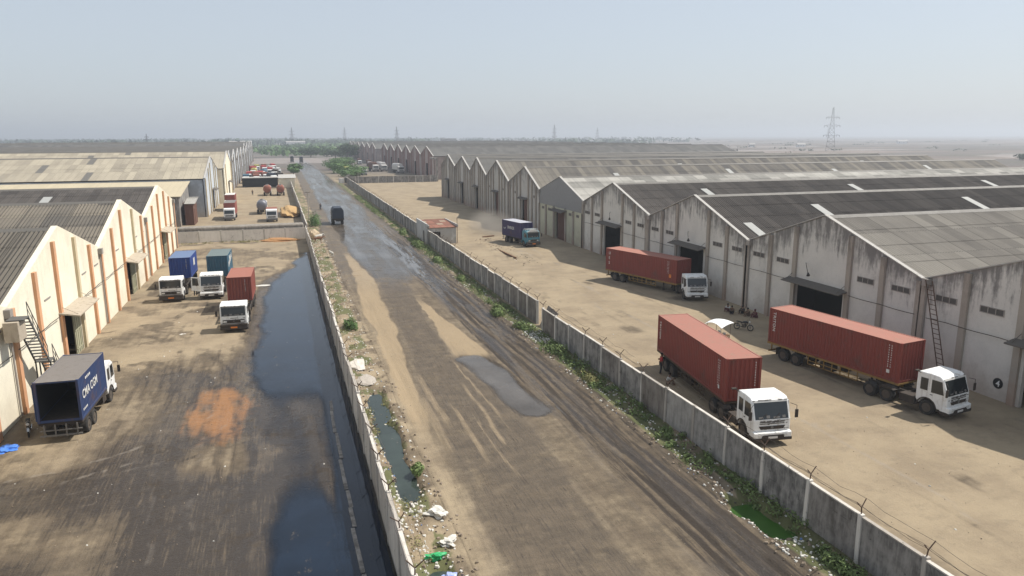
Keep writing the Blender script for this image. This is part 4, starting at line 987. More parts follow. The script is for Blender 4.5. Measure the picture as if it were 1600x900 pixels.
def tractor(root, M, style='new', tandem=True, **k):
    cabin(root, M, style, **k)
    c = MB()
    for s in (-1, 1): c.bx(s*.42-.05, s*.42+.05, .5, 6.2 if tandem else 5.2, .72, .98)
    for y in (2.3, 3.2, 4.2, 5.1): c.bx(-.4, .4, y-.05, y+.05, .76, .94)
    c.bx(-1.15, -.5, 2.2, 3.3, .45, .98); c.bx(.5, 1.15, 2.3, 3.1, .5, .95); c.cyl((-.0, 4.6, 1.0), (0, 4.6, 1.12), .45, .4, 16)
    c.tube([(.55, 2.25, .95), (.55, 2.25, 2.3)], .07); c.tube([(-1.0, 2.25, 1.0), (1.0, 2.25, 1.0)], .05)
    c.build('tractor_frame', CHAS, root, M=M)
    for s in (-1, 1):
        wheel(root, s*1.02, 1.35, M=M)
        wheel(root, s*.93, 4.3, wd=.5, M=M)
        if tandem: wheel(root, s*.93, 5.6, wd=.5, M=M)
        mg = MB(); mg.prism([(3.75, .95), (3.95, 1.12), (4.65, 1.12), (4.85, .95)], s*.68, s*1.2, 'x'); mg.build('mudguard', CHAS, root, M=M)
def trailer(root, M, L=12.3, axles=2, guard=True, color=None):
    """front edge at y=0, runs to +y ; deck top at 1.32"""
    col = color or YEL
    f = MB()
    for s in (-1, 1):
        f.bx(s*1.16-.05, s*1.16+.05, 0, L, 1.17, 1.32); f.bx(s*.45-.06, s*.45+.06, .2, L-.1, .92, 1.2)
    for i in range(13): y = .08+i*(L-.16)/12; f.bx(-1.12, 1.12, y-.05, y+.05, 1.19, 1.30)
    f.build('trailer_frame', col, root, M=M)
    for s in (-1, 1):
        g = MB(); x = s*1.12; y0, y1 = 3.4, L-4.3
        for z in (.52, .82): g.bx(x-.025, x+.025, y0, y1, z-.03, z+.03)
        n = 6
        for i in range(n+1): y = y0+(y1-y0)*i/n; g.bx(x-.03, x+.03, y-.035, y+.035, .5, 1.17)
        if guard: g.build('side_guard', col, root, M=M)
        l = MB(); l.bx(s*.75-.06, s*.75+.06, 2.4, 2.52, .25, 1.1); l.bx(s*.75-.14, s*.75+.14, 2.34, 2.6, .2, .25); l.build('landing_leg', CHAS, root, M=M)
        for k in range(axles): wheel(root, s*.93, L-1.7-1.32*k, wd=.5, M=M)
        fl = MB(); fl.bx(s*.93-.28, s*.93+.28, L-1.02, L-1.0, .4, 1.0); fl.build('mud_flap', CHAS, root, M=M)
    u = MB(); u.bx(-1.1, 1.1, L-.12, L-.04, .45, .57); u.bx(-.8, -.72, L-.12, L-.04, .57, 1.17); u.bx(.72, .8, L-.12, L-.04, .57, 1.17); u.build('rear_bumper', col, root, M=M)
    t = MB(); t.cyl((-.5, L*.42, .8), (.5, L*.42, .8), .28, n=14); t.bx(-1.05, -.55, L*.46, L*.56, .5, 1.0); t.build('toolbox', CHAS, root, M=M)
def container(loc, rz, L, H, wm, rm, label, group=None, opened=False, name='shipping_container', z=1.33):
    """front (corrugated) end at local y=0 facing -y, doors at y=L"""
    e = empty(name, (loc[0], loc[1], z), rz, label, 'container', group)
    W = 1.219; p = .29; d = .05
    b = MB()
    def corr(n, fx):
        pr = []
        for i in range(n): a = i/n
        return
    def panel(length, place, z0, z1, d=.05):
        n = int(length/p); q = length/n; us = []; 
        for i in range(n): us += [(i*q, 0), (i*q+q*.26, 0), (i*q+q*.5, d), (i*q+q*.76, d)]
        us.append((length, 0)); vs = []; 
        for u, o in us: vs += [place(u, o, z0), place(u, o, z1)]
        b.add(vs, [(2*i, 2*i+2, 2*i+3, 2*i+1) for i in range(len(us)-1)])
    panel(L-.2, lambda u, o, z_: (-W+.01+o, .1+u, z_), .14, H-.1)
    panel(L-.2, lambda u, o, z_: (W-.01-o, .1+u, z_), .14, H-.1)
    if not opened or True: panel(2*W-.2, lambda u, o, z_: (-W+.1+u, .01+o, z_), .14, H-.1, .085)
    b.build('corrugated_walls', wm, e)
    fr = MB()
    for s in (-1, 1):
        for y in (0.05, L-.05): fr.bx(s*(W-.07)-.08, s*(W-.07)+.08, y-.07, y+.07, 0, H)
        fr.bx(s*(W-.05)-.05, s*(W-.05)+.05, .1, L-.1, 0, .16); fr.bx(s*(W-.04)-.035, s*(W-.04)+.035, .1, L-.1, H-.10, H-.02)
    for y in (.06, L-.06): fr.bx(-W+.1, W-.1, y-.05, y+.05, 0, .15); fr.bx(-W+.1, W-.1, y-.05, y+.05, H-.12, H-.01)
    fr.build('frame', wm, e, bevel=.012, seg=1)
    ro = MB(); n = int((L-.2)/.21); q = (L-.2)/n; vs = []; us = []
    for i in range(n): us += [(i*q, 0), (i*q+q*.35, 0), (i*q+q*.5, .022), (i*q+q*.85, .022)]
    us.append((L-.2, 0))
    for u, o in us: vs += [(-W+.07, .1+u, H-.045+o), (W-.07, .1+u, H-.045+o)]
    ro.add(vs, [(2*i, 2*i+1, 2*i+3, 2*i+2) for i in range(len(us)-1)])
    for s in (-1, 1): ro.bx(s*(W-.035)-.034, s*(W-.035)+.034, 0.0, L, H-.022, H-.006)
    ro.bx(-W+.07, W-.07, 0, .1, H-.02, H-.006); ro.bx(-W+.07, W-.07, L-.1, L, H-.02, H-.006)
    ro.build('roof', rm, e, fix=True)
    fl = MB(); fl.bx(-W+.1, W-.1, .1, L-.1, .02, .13); fl.build('floor', CHAS, e)
    if opened:
        li = MB(); li.bx(-W+.055, -W+.075, .1, L-.12, .14, H-.1); li.bx(W-.075, W-.055, .1, L-.12, .14, H-.1); li.bx(-W+.08, W-.08, .1, .12, .14, H-.1); li.bx(-W+.08, W-.08, .13, L-.12, H-.12, H-.1)  # dark sheets added inside to paint the shade of the open container
        li.build('shade_lining', plain('interior_shade', (.03, .027, .025, 1), .9), e)
    for s in (-1, 1):
        dm = MB(); dm.bx(.0, 1.1, -.025, .025, .15, H-.12)
        for k in (.3, .8): dm.tube([(k, .05, .05), (k, .05, H-.05)], .02, 6)
        if opened:
            if s < 0: continue
            M = Matrix.Translation((W+.06, L, 0)) @ Matrix.Rotation(R(-91.5), 4, 'Z')
        else: M = Matrix.Translation((s*1.12, L-.02, 0)) @ (Matrix.Identity(4) if s < 0 else Matrix.Scale(-1, 4, (1, 0, 0)))
        dm.build('door', wm, e, M=M)
    return e
def marks(e, x, y, z, n, mat=None, face='-x', rows=1):
    m = MB(); rr = random.Random(int(y*10)+n)
    for r in range(rows):
        for i in range(n):
            zz = z-i*.17
            if face == '-x': m.bx(x-.006, x, y+r*.2, y+r*.2+.055, zz, zz+.10*rr.uniform(.6, 1))
            elif face == '+x': m.bx(x, x+.006, y+r*.22, y+r*.22+.1, zz, zz+.10*rr.uniform(.6, 1))
            else: m.bx(x+r*.22, x+r*.22+.05, y-.006, y, zz, zz+.12*rr.uniform(.5, 1))
    return m.build('serial_marks', LOGO, e)
def hd(deg): return R(deg)
W_ = 1.219
# --- T1 nearest, front right
GC = 'container trucks in the right yard'
def semi(px, py, rt_, cx, cy, rc, label, style='new', **k):
    r = empty('container_truck', (px, py, 0), R(rt_), label, 'truck', k.pop('group', GC))
    tractor(r, Matrix.Identity(4), style, **{q: v for q, v in k.items() if q in ('tandem', 'paintm', 'hgt', 'sleeper', 'roofrack', 'opendoor', 'deflector')})
    Mi = Matrix.Translation((px, py, 0)) @ Matrix.Rotation(R(rt_), 4, 'Z')
    Mt = Mi.inverted() @ Matrix.Translation((cx, cy, 0)) @ Matrix.Rotation(R(rc), 4, 'Z')
    trailer(r, Mt, k.get('L', 12.3), k.get('axles', 2), True, k.get('color'))
    return r
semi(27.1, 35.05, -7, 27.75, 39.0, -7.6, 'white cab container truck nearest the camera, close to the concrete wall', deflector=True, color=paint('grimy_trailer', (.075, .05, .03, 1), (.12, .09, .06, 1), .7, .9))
c1 = container((27.75, 39.05), R(-7.6), 12.19, 2.88, C_RED, C_REDTOP, 'red container on the truck nearest the camera, corrugated end facing us', 'red containers in the right yard')
text('TRITON', .36, LOGO, c1, face_mx(-W_-.004, 11.75, 2.5, R(-90)), 'lettering', space=1.15)
marks(c1, -W_-.002, .9, 2.45, 11, rows=2); marks(c1, .8, -.002, 2.5, 10, face='f'); MB().bx(-W_-.008, -W_-.002, .85, 1.05, .6, .85).build('label', LOGO, c1)
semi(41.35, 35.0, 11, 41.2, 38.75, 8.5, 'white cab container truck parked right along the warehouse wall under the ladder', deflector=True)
c2 = container((41.2, 38.8), R(8.5), 12.19, 2.88, C_RED, C_REDTOP, 'red container on the truck under the ladder, beside the warehouse wall', 'red containers in the right yard')
text('TRITON', .40, LOGO, c2, face_mx(-W_-.004, 11.75, 2.6, R(-90)), 'lettering', space=1.15)
marks(c2, -W_-.002, .7, 2.5, 10, rows=2); MB().bx(-W_-.008, -W_-.002, .75, 1.0, .55, .8).build('label', LOGO, c2)
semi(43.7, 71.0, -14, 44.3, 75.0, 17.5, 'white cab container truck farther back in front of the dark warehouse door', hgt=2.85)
c3 = container((44.3, 75.1), R(17.5), 12.19, 2.75, C_RED, C_REDTOP, 'red container on the farther truck, three white letters down its rear edge', 'red containers in the right yard')
for i, ch in enumerate('UES'): text(ch, .5, LOGO, c3, face_mx(-W_-.004, 11.65, 2.0-i*.62), 'lettering', space=1)
marks(c3, -W_-.002, 1.2, 2.4, 9, rows=2); MB().bx(-W_-.008, -W_-.002, .8, 1.15, .55, .95).build('label', ORNG, c3)
# --- left yard trucks
GLT = 'container trucks in the left yard'; GLC = 'short containers in the left yard'
def semi_l(px, py, rz, yc, label, clabel, style, wm, rm, H=2.55, **k):
    r = semi(px, py, rz, px-math.sin(R(rz))*3.6, py+3.6*math.cos(R(rz)), rz, label, style, group=GLT, L=10.6, tandem=False, color=CHAS, **k)
    return r, container((px-math.sin(R(rz))*yc, py+yc*math.cos(R(rz))), R(rz), 6.06, H, wm, rm, clabel, GLC)
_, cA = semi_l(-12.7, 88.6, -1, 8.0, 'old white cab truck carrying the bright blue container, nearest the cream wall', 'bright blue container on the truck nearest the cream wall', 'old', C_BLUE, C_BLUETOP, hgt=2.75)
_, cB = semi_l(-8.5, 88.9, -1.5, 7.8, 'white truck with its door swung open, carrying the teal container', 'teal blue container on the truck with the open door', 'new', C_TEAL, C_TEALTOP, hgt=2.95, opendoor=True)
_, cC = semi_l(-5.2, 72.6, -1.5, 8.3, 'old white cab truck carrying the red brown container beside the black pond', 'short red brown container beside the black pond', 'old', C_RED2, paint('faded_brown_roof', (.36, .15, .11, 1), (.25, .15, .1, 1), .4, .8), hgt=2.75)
MB().bx(W_, W_+.008, 2.6, 3.9, 1.1, 2.0).build('logo', LOGO, cA); marks(cA, .7, -.002, 2.2, 7, face='f')
m = MB(); [m.bx(W_, W_+.008, 1.0+i*.75, 1.5+i*.75, .95+.12*i, 1.55+.12*i) for i in range(6)]; m.bx(W_, W_+.008, 2.2, 3.0, 1.8, 2.2); m.build('logo', LOGO, cB)
marks(cC, .55, -.002, 2.2, 8, face='f')
# --- open container truck facing away
def rigid_truck(loc, rz, label, style, cabm, boxL, boxy, wm, rm, blabel, opened=False, H=2.6, z=1.3, group=None, **k):
    r = empty('box_truck', (loc[0], loc[1], 0), rz, label, 'truck', group)
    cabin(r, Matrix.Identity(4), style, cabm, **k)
    c = MB()
    for s in (-1, 1): c.bx(s*.42-.05, s*.42+.05, .5, boxy+boxL, .8, 1.05); c.bx(s*1.15-.05, s*1.15+.05, boxy, boxy+boxL, 1.15, z-.02)
    for i in range(8): y = boxy+.1+i*(boxL-.2)/7; c.bx(-1.1, 1.1, y-.05, y+.05, 1.1, z-.02)
    c.bx(-1.1, -.5, 2.3, 3.2, .5, 1.0); c.build('chassis', CHAS, r)
    u = MB(); u.bx(-1.15, 1.15, boxy+boxL+.02, boxy+boxL+.1, .45, .55); u.bx(-1.15, 1.15, boxy+boxL+.02, boxy+boxL+.1, .8, .86)
    for x in (-.9, -.3, .3, .9): u.bx(x-.04, x+.04, boxy+boxL+.03, boxy+boxL+.09, .4, 1.2)
    u.build('rear_bumper', BUMP, r)
    for s in (-1, 1):
        wheel(r, s*1.02, 1.35); wheel(r, s*.93, boxy+boxL-1.4, wd=.5); wheel(r, s*.93, boxy+boxL-2.7, wd=.5)
    return r, container((loc[0]-math.sin(rz)*boxy, loc[1]+math.cos(rz)*boxy), rz, boxL, H, wm, rm, blabel, opened=opened, z=z)
_, cO = rigid_truck((-13.6, 56.9), R(180-1.5), 'white cab truck facing away, its open container backed to the foreground at far left', 'new', CABW, 6.06, 2.3, C_NAVY, C_GREYTOP, 'navy blue container with grey roof and open rear, dark inside, at far left', True)
text('CMA CGM', .78, LOGO, cO, face_mx(-W_-.004, 5.5, 1.15, R(0)), 'lettering', squeeze=.95)
m = MB(); [m.bx(-W_-.008, -W_, 4.4-i*.3, 4.6-i*.3, 2.15, 2.3) for i in range(4)]; [m.bx(-W_-.008, -W_, 5.5-i*.25, 5.65-i*.25, .45, .58) for i in range(4)]; m.build('small_marks', LOGO, cO)
# --- blue box truck in the right yard
rT, cT = rigid_truck((39.55, 115.6), R(11), 'teal cab truck with white roof rack driving with dust behind it', 'old', CABTEAL, 6.6, 2.4, C_VIOLET, C_WTOP, 'dark violet box body with white lettering on the teal truck', H=2.65, z=1.25, roofrack=True, hgt=2.7, sleeper=False)
tag(cT, None, 'truck body')
text('SPARXLR', .72, LOGO, cT, face_mx(-W_-.004, 4.6, 1.25), 'lettering', squeeze=.85)
m = MB(); m.tube([(-W_-.01, 5.6+.35*math.cos(R(a)), 1.5+.35*math.sin(R(a))) for a in range(200, 345, 15)], .05, 4); m.build('logo', LOGO, cT)

# --- simpler lorries farther off
def lorry(loc, rz, label, cabm, loadm, kind='box', L=6, H=2.4, group=None, topm=None):
    r = empty('lorry', (loc[0], loc[1], 0), rz, label, 'truck', group)
    m = MB(); m.prism([(0, .6), (-.02, 1.5), (.25, 2.6), (.5, 2.75), (1.8, 2.75), (1.85, .7)], -1.15, 1.15, 'x'); cb = m.build('cab', cabm, r, bevel=.08)
    m = MB(); m.add([(-1.0, -.02, 1.58), (1.0, -.02, 1.58), (1.0, .23, 2.5), (-1.0, .23, 2.5)], [(0, 1, 2, 3)]); m.bx(-1.16, -1.152, .3, 1.1, 1.6, 2.3); m.bx(1.152, 1.16, .3, 1.1, 1.6, 2.3); m.build('windscreen', GLASS, cb)
    m = MB(); m.bx(-1.15, 1.15, -.15, .1, .45, .85); m.bx(-.8, .8, -.06, 0, 1.0, 1.3); m.build('bumper', BUMP, cb)
    if kind == 'box':
        m = MB(); m.bx(-1.2, 1.2, 2.1, 2.1+L, 1.1, 1.1+H); bo = m.build('load_body', loadm, r, bevel=.05)
        if topm: MB().bx(-1.18, 1.18, 2.12, 2.08+L, 1.1+H, 1.13+H).build('roof', topm, bo)
    elif kind == 'tank':
        m = MB(); y0 = 2.2; rr_ = 1.2; m.lathe([(y0, .6), (y0+.15, 1.0), (y0+.35, rr_), (y0+L-.35, rr_), (y0+L-.15, 1.0), (y0+L, .6)], 'y', (0, 0, 2.15), 22); m.build('tank', loadm, r, smooth=True)
        m = MB(); m.bx(-.3, .3, y0+.4, y0+L-.4, 3.3, 3.38); m.cyl((0, y0+L/2, 3.3), (0, y0+L/2, 3.55), .3, n=12); m.build('walkway', BUMP, r)
    elif kind == 'tarp':
        pts = [(-1.2, 1.1), (1.2, 1.1), (1.2, 1.1+H*.75), (.8, 1.1+H), (-.8, 1.1+H), (-1.2, 1.1+H*.75)]
        m = MB(); m.prism(pts, 2.1, 2.1+L, 'y'); m.build('tarpaulin_load', loadm, r, bevel=.12)
        m = MB(); m.bx(-1.22, 1.22, 2.05, 2.15+L, 1.0, 1.35); m.build('load_bed', CHAS, r)
    for s in (-1, 1):
        wheel(r, s*1.0, 1.2); wheel(r, s*.93, L+.5, wd=.5); wheel(r, s*.93, L-.8, wd=.5)
    m = MB(); m.bx(-.5, .5, .5, L+2, .7, 1.0); m.build('chassis', CHAS, r)
    return r
TARPD = paint('dark_tarpaulin', (.03, .04, .06, 1), (.1, .1, .1, 1), .4, .6); TARPW = paint('pale_tarpaulin', (.60, .58, .55, 1), (.3, .25, .2, 1), .4, .8); RUSTR = paint('rusty_red_load', (.25, .09, .06, 1), (.15, .08, .05, 1), .6, .8)
STEELT = paint('steel_tank', (.20, .20, .22, 1), (.1, .1, .1, 1), .4, .4, metal=.3)
lorry((10.85, 165.5), R(180), 'lorry with a dark blue tarpaulin load driving away on the flooded road', CABW, TARPD, 'tarp', 4.6, 2.5)
lorry((-11.6, 174.0), 0, 'white cab lorry with red box behind the cross wall, beside the narrow hut', CABW, C_RED2, 'box', 8, 2.7, topm=C_GREYTOP)
lorry((-12.8, 196), 0, 'red and white lorry behind the white cabbed one in the far compound', CABW, C_RED, 'box', 7, 2.9, topm=TARPW)
lorry((-5.0, 193.5), R(180), 'grey tanker seen from behind in the far left compound', CABW, STEELT, 'tank', 5.5)
lorry((-2.6, 168.5), 0, 'white cab lorry with a rusty red frame load, top showing over the cross wall', CABW, RUSTR, 'box', 5, 1.6)
lorry((-.6, 251.8), R(180), 'right one of two rusty red tankers parked under the flat roofed house', CABW, RUSTR, 'tank', 6)
lorry((-4.6, 252.5), R(180), 'left one of two rusty red tankers parked under the flat roofed house', CABW, RUSTR, 'tank', 6)
for i, (x, y, l) in enumerate([(47.8, 395, 'left of three white capped lorries before the pink brown sheds'), (52.0, 394, 'middle of three white capped lorries before the pink brown sheds'), (57.5, 372, 'right of three white capped lorries before the pink brown sheds')]):
    lorry((x, y), R(8), l, TARPW, TARPW if i else DOORB, 'tarp', 7, 2.6, 'white capped lorries before the pink brown sheds').scale = (1.3, 1.3, 1.3)
for i, (x, y, c, l) in enumerate([(50, 500, CABW, 'hazy white lorry before the far pink brown sheds'), (53, 470, CABW, 'second hazy white lorry before the far pink brown sheds')]): lorry((x, y), 0, l, c, DOORB, 'box', 7, 2.6)
GREENP = paint('green_lorry_paint', (.12, .2, .1, 1), (.1, .1, .08, 1), .4, .7); YELP = paint('yellow_paint', (.42, .38, .1, 1), (.2, .15, .1, 1), .4, .7); REDP = paint('bright_red_paint', (.42, .05, .05, 1), (.2, .1, .08, 1), .4, .7)
far_l = [(34, 352, GREENP, 'green lorry half hidden by roadside bushes'), (31, 372, YELP, 'yellowish lorry among the roadside bushes'), (38, 360, GREENP, 'dark green lorry parked by the far lot'), (29, 420, CABW, 'pale lorry in the far lot beyond the bushes')]
for x, y, c, l in far_l: lorry((x, y), 0, l, CABW, c, 'box', 6, 2.4)
cols = [(REDP, 'red'), (C_TEAL, 'dark teal'), (RUSTR, 'rusty red'), (YELP, 'yellow'), (REDP, 'bright red'), (TARPW, 'pale'), (CHAS, 'dark'), (RUSTR, 'brown'), (REDP, 'scarlet')]
pos = [(-13.2, 174+161), (-13.5, 312), (-9.5, 312), (-12, 420), (-8, 405), (-4, 400), (0, 322), (-6, 330), (-12.5, 400)]
for i, ((x, y), (c, cn)) in enumerate(zip(pos, cols)):
    lorry((x, y), R(2*i), '%s lorry, %s of the truck park past the low shelter' % (cn, ['far left', 'left front', 'second front', 'at the back left', 'at the back', 'at the back right', 'front right', 'in the middle', 'by the white wall'][i]), CABW, c, 'box', 6, 2.4, 'lorries in the crowded truck park')
more = [(-10.5, 338, REDP, 'red', 'right behind the front row'), (-8.6, 360, C_TEAL, 'teal', 'mid left'), (-3.2, 352, CHAS, 'dark', 'mid right'), (-12.8, 372, YELP, 'yellow', 'mid far left'), (-5.2, 378, REDP, 'red', 'mid centre'), (-1.2, 372, TARPW, 'pale', 'beside the road wall'), (-8.4, 425, RUSTR, 'rusty', 'last row centre'), (-3.6, 430, REDP, 'red', 'last row right'), (-9.3, 330, RUSTR, 'rusty', 'just behind the white roof'), (-2.8, 318, TARPD, 'dark blue', 'against the flat roof corner')]
for i, (x, y, c, cn, l) in enumerate(more): lorry((x, y), R(3*i-12), '%s lorry, %s of the truck park' % (cn, l), CABW, c, ('box', 'tarp')[i % 2], 6, 2.5, 'lorries in the crowded truck park')
for x, y, l in [(8, 560, 'left of two dark lorries coming along the far road'), (14, 545, 'right of two dark lorries coming along the far road')]: lorry((x, y), 0, l, CHAS, TARPD, 'tarp', 6, 3.2)
# ------------------------------------------------------------------ people and animals
SKIN = plain('skin', (.16, .085, .05, 1), .6); HAIR = plain('black_hair', (.012, .01, .009, 1), .7)
def cloth(n, c): return paint('cloth_'+n, c, tuple(x*.6 for x in c[:3])+(1,), .4, .9, 6)
def mk_skin(name, joints, edges, mat, parent, sub=1):
    # skin layers need the operatorless route: a bmesh skin layer
    bm = bmesh.new(); lay = bm.verts.layers.skin.verify(); vs = []
    for j in joints:
        v = bm.verts.new(j[:3]); r = j[3]; v[lay].radius = r if isinstance(r, tuple) else (r, r); vs.append(v)
    vs[0][lay].use_root = True
    for a, b in edges: bm.edges.new((vs[a], vs[b]))
    me = bpy.data.meshes.new(name); bm.to_mesh(me); bm.free(); me.materials.append(mat)
    o = bpy.data.objects.new(name, me); COL.objects.link(o)
    sk = o.modifiers.new('skin', 'SKIN'); sk.use_smooth_shade = True
    if sub: su = o.modifiers.new('sub', 'SUBSURF'); su.levels = sub; su.render_levels = sub
    dg = bpy.context.evaluated_depsgraph_get(); dg.update()
    m2 = bpy.data.meshes.new_from_object(o.evaluated_get(dg)); m2.name = name
    o.modifiers.clear(); o.data = m2; o.parent = parent
    return o
def person(loc, rz, pose, top, bottom, label, group=None, scarf=None):
    e = empty('person', loc, rz, label, 'person', group)
    # joints face -y ; p pelvis, c chest, n neck, h head
    if pose == 'stand':
        P_ = dict(pel=(0, 0, .95), chest=(0, .0, 1.35), neck=(0, -.01, 1.47), head=(0, -.03, 1.62), crown=(0, -.02, 1.70),
                  la=(.19, 0, 1.40), le=(.24, .03, 1.12), lw=(.24, -.06, .88), ra=(-.19, 0, 1.40), re=(-.25, .02, 1.12), rw=(-.25, -.08, .89),
                  lh=(.1, 0, .9), lk=(.12, -.04, .50), lf=(.12, .02, .07), lt=(.12, -.14, .04), rh=(-.1, 0, .9), rk=(-.11, .02, .5), rf=(-.12, .10, .07), rt=(-.12, -.05, .04))
    elif pose == 'ride':
        P_ = dict(pel=(0, .15, .84), chest=(0, .02, 1.24), neck=(0, -.02, 1.36), head=(0, -.06, 1.50), crown=(0, -.05, 1.58),
                  la=(.19, .0, 1.28), le=(.26, -.18, 1.05), lw=(.28, -.42, 1.0), ra=(-.19, .0, 1.28), re=(-.26, -.18, 1.05), rw=(-.28, -.42, 1.0),
                  lh=(.1, .12, .82), lk=(.16, -.25, .70), lf=(.15, -.05, .32), lt=(.15, -.2, .28), rh=(-.1, .12, .82), rk=(-.16, -.25, .70), rf=(-.15, -.05, .32), rt=(-.15, -.2, .28))
    else:  # squatting / sitting on the ground, knees up
        P_ = dict(pel=(0, .1, .17), chest=(0, .02, .52), neck=(0, -.03, .64), head=(0, -.08, .78), crown=(0, -.07, .86),
                  la=(.18, 0, .56), le=(.24, -.2, .40), lw=(.12, -.38, .46), ra=(-.18, 0, .56), re=(-.24, -.2, .40), rw=(-.1, -.38, .45),
                  lh=(.1, .06, .15), lk=(.17, -.32, .46), lf=(.13, -.34, .07), lt=(.13, -.5, .04), rh=(-.1, .06, .15), rk=(-.17, -.32, .46), rf=(-.13, -.34, .07), rt=(-.13, -.5, .04))
    J = []; ix = {}; E_ = []
    def add(n, r): ix[n] = len(J); J.append(P_[n]+(r,))
    for n, r in (('pel', .12), ('chest', (.15, .11)), ('neck', .055), ('head', (.085, .1)), ('crown', (.075, .085)), ('la', .06), ('le', .042), ('lw', .03), ('ra', .06), ('re', .042), ('rw', .03),
                 ('lh', .085), ('lk', .06), ('lf', .045), ('lt', .035), ('rh', .085), ('rk', .06), ('rf', .045), ('rt', .035)): add(n, r)
    for a, b in (('pel', 'chest'), ('chest', 'neck'), ('neck', 'head'), ('head', 'crown'), ('chest', 'la'), ('la', 'le'), ('le', 'lw'), ('chest', 'ra'), ('ra', 're'), ('re', 'rw'),
                 ('pel', 'lh'), ('lh', 'lk'), ('lk', 'lf'), ('lf', 'lt'), ('pel', 'rh'), ('rh', 'rk'), ('rk', 'rf'), ('rf', 'rt')): E_.append((ix[a], ix[b]))
    # hands: palm and five fingers
    for wn, en in (('lw', 'le'), ('rw', 're')):
        w_ = Vector(P_[wn]); d = (w_-Vector(P_[en])).normalized(); sd_ = d.cross(Vector((1, 0, 0))).normalized()
        pi = len(J); J.append(tuple(w_+d*.07)+((.032, .02),)); E_.append((ix[wn], pi))
        for k, ln in enumerate((.07, .08, .075, .06)):
            a = len(J); J.append(tuple(w_+d*(.10)+sd_*(k-1.5)*.019)+(.009,)); E_.append((pi, a))
            b = len(J); J.append(tuple(w_+d*(.10+ln*.8)+sd_*(k-1.5)*.021+Vector((0, -.01, -.012)))+(.007,)); E_.append((a, b))
        a = len(J); J.append(tuple(w_+d*.06+sd_*-.045)+(.01,)); E_.append((pi, a))
    body = mk_skin('body', J, E_, SKIN, e)
    def sub(name, ns, es, mat, sc=1.18):
        jj = [P_[n]+(((J[ix[n]][3][0]*sc+.008, J[ix[n]][3][1]*sc+.008) if isinstance(J[ix[n]][3], tuple) else J[ix[n]][3]*sc+.008),) for n in ns]
        return mk_skin(name, jj, es, mat, e)
    sub('shirt', ['pel', 'chest', 'la', 'le', 'ra', 're'], [(0, 1), (1, 2), (2, 3), (1, 4), (4, 5)], top)
    sub('trousers', ['pel', 'lh', 'lk', 'lf', 'rh', 'rk', 'rf'], [(0, 1), (1, 2), (2, 3), (0, 4), (4, 5), (5, 6)], bottom)
    h = Vector(P_['head']); m = MB(); m.blob((h.x, h.y+.02, h.z+.05), (.098, .112, .10), 1, 2, .04); m.build('hair', scarf or HAIR, e, smooth=True)
    m = MB(); m.blob((h.x, h.y-.112, h.z-.01), (.014, .022, .026), 2, 1, 0); m.blob((h.x-.1, h.y, h.z-.01), (.012, .02, .03), 2, 1, 0); m.blob((h.x+.1, h.y, h.z-.01), (.012, .02, .03), 2, 1, 0); m.build('face_features', SKIN, e, smooth=True)
    return e
TW, TR, TD, TM, TB = cloth('white', (.5, .5, .48, 1)), cloth('red', (.42, .03, .03, 1)), cloth('dark', (.03, .03, .035, 1)), cloth('maroon', (.12, .03, .04, 1)), cloth('brown', (.14, .09, .06, 1))
GP = 'people resting in the shade by the warehouse wall'
person((44.2, 65.6, 0), R(-70), 'sit', TW, TM, 'person in a white shirt sitting at the far end of the group by the wall', GP)
person((44.0, 64.6, 0), R(-40), 'sit', TB, TD, 'person in brown sitting second from the far end of the group by the wall', GP)
person((45.1, 64.3, 0), R(-80), 'sit', TD, TD, 'person in dark clothes sitting with back against the wall cable pipe', GP)
person((45.0, 63.2, 0), R(-95), 'sit', TB, TB, 'person in dull clothes sitting between the dark one and the maroon one', GP)
person((45.3, 62.4, 0), R(-90), 'sit', TM, TM, 'person in maroon cloth sitting nearest us in the group by the wall', GP, scarf=TM)
person((27.35, 49.1, 0), R(70), 'stand', TR, TD, 'person in a red shirt standing behind the rear wheels of the nearest truck')
person((26.75, 46.8, 0), R(60), 'sit', TW, TB, 'person in pale clothes crouching beside the nearest truck and the wall')
person((-9.2, 250, 0), 0, 'stand', TB, TD, 'lone person walking across the far left compound')
person((-10.5, 91.6, 0), R(30), 'stand', TD, TD, 'person standing between the bright blue container and the open truck door')
def quadruped(name, loc, rz, c1, label, s=1.0, lie=False, cat='cow'):
    e = empty(name, loc, rz, label, cat, None, s); z0 = .0
    J = [(0, .55, .98, .20), (0, 0, .92, .26), (0, -.5, .98, .22), (0, -.72, 1.12, .12), (0, -.95, 1.2 if not lie else .95, .1), (0, -1.15, 1.08 if not lie else .78, .075), (0, -1.27, 1.0 if not lie else .68, .055)]
    E_ = [(i, i+1) for i in range(6)]
    for s_ in (-1, 1):
        b = len(J); J += [(s_*.14, .55, .75, .13), (s_*.15, .48, .55, .075), (s_*.15, .62, .36, .045), (s_*.15, .58, .06, .045)]; E_ += [(0, b), (b, b+1), (b+1, b+2), (b+2, b+3)]
        b = len(J); J += [(s_*.14, -.48, .72, .1), (s_*.15, -.46, .42, .05), (s_*.15, -.46, .06, .042)]; E_ += [(2, b), (b, b+1), (b+1, b+2)]
        b = len(J); J += [(s_*.13, -.9, 1.27 if not lie else 1.0, .03)]; E_ += [(4, b)]
    b = len(J); J += [(0, .78, .9, .035), (0, .84, .45, .02)]; E_ += [(0, b), (b, b+1)]
    mk_skin('body', J, E_, c1, e)
    m = MB(); [m.tube([(x*.07, -.9, 1.3), (x*.16, -.92, 1.42), (x*.13, -.98, 1.5)], .018, 5) for x in (-1, 1)]; m.build('horn', CHAS, e)
    return e
HIDEW = paint('white_hide', (.55, .52, .46, 1), (.3, .25, .2, 1), .3, .9, 2); HIDEB = paint('brown_hide', (.22, .11, .06, 1), (.5, .45, .4, 1), .5, .9, 1.5)
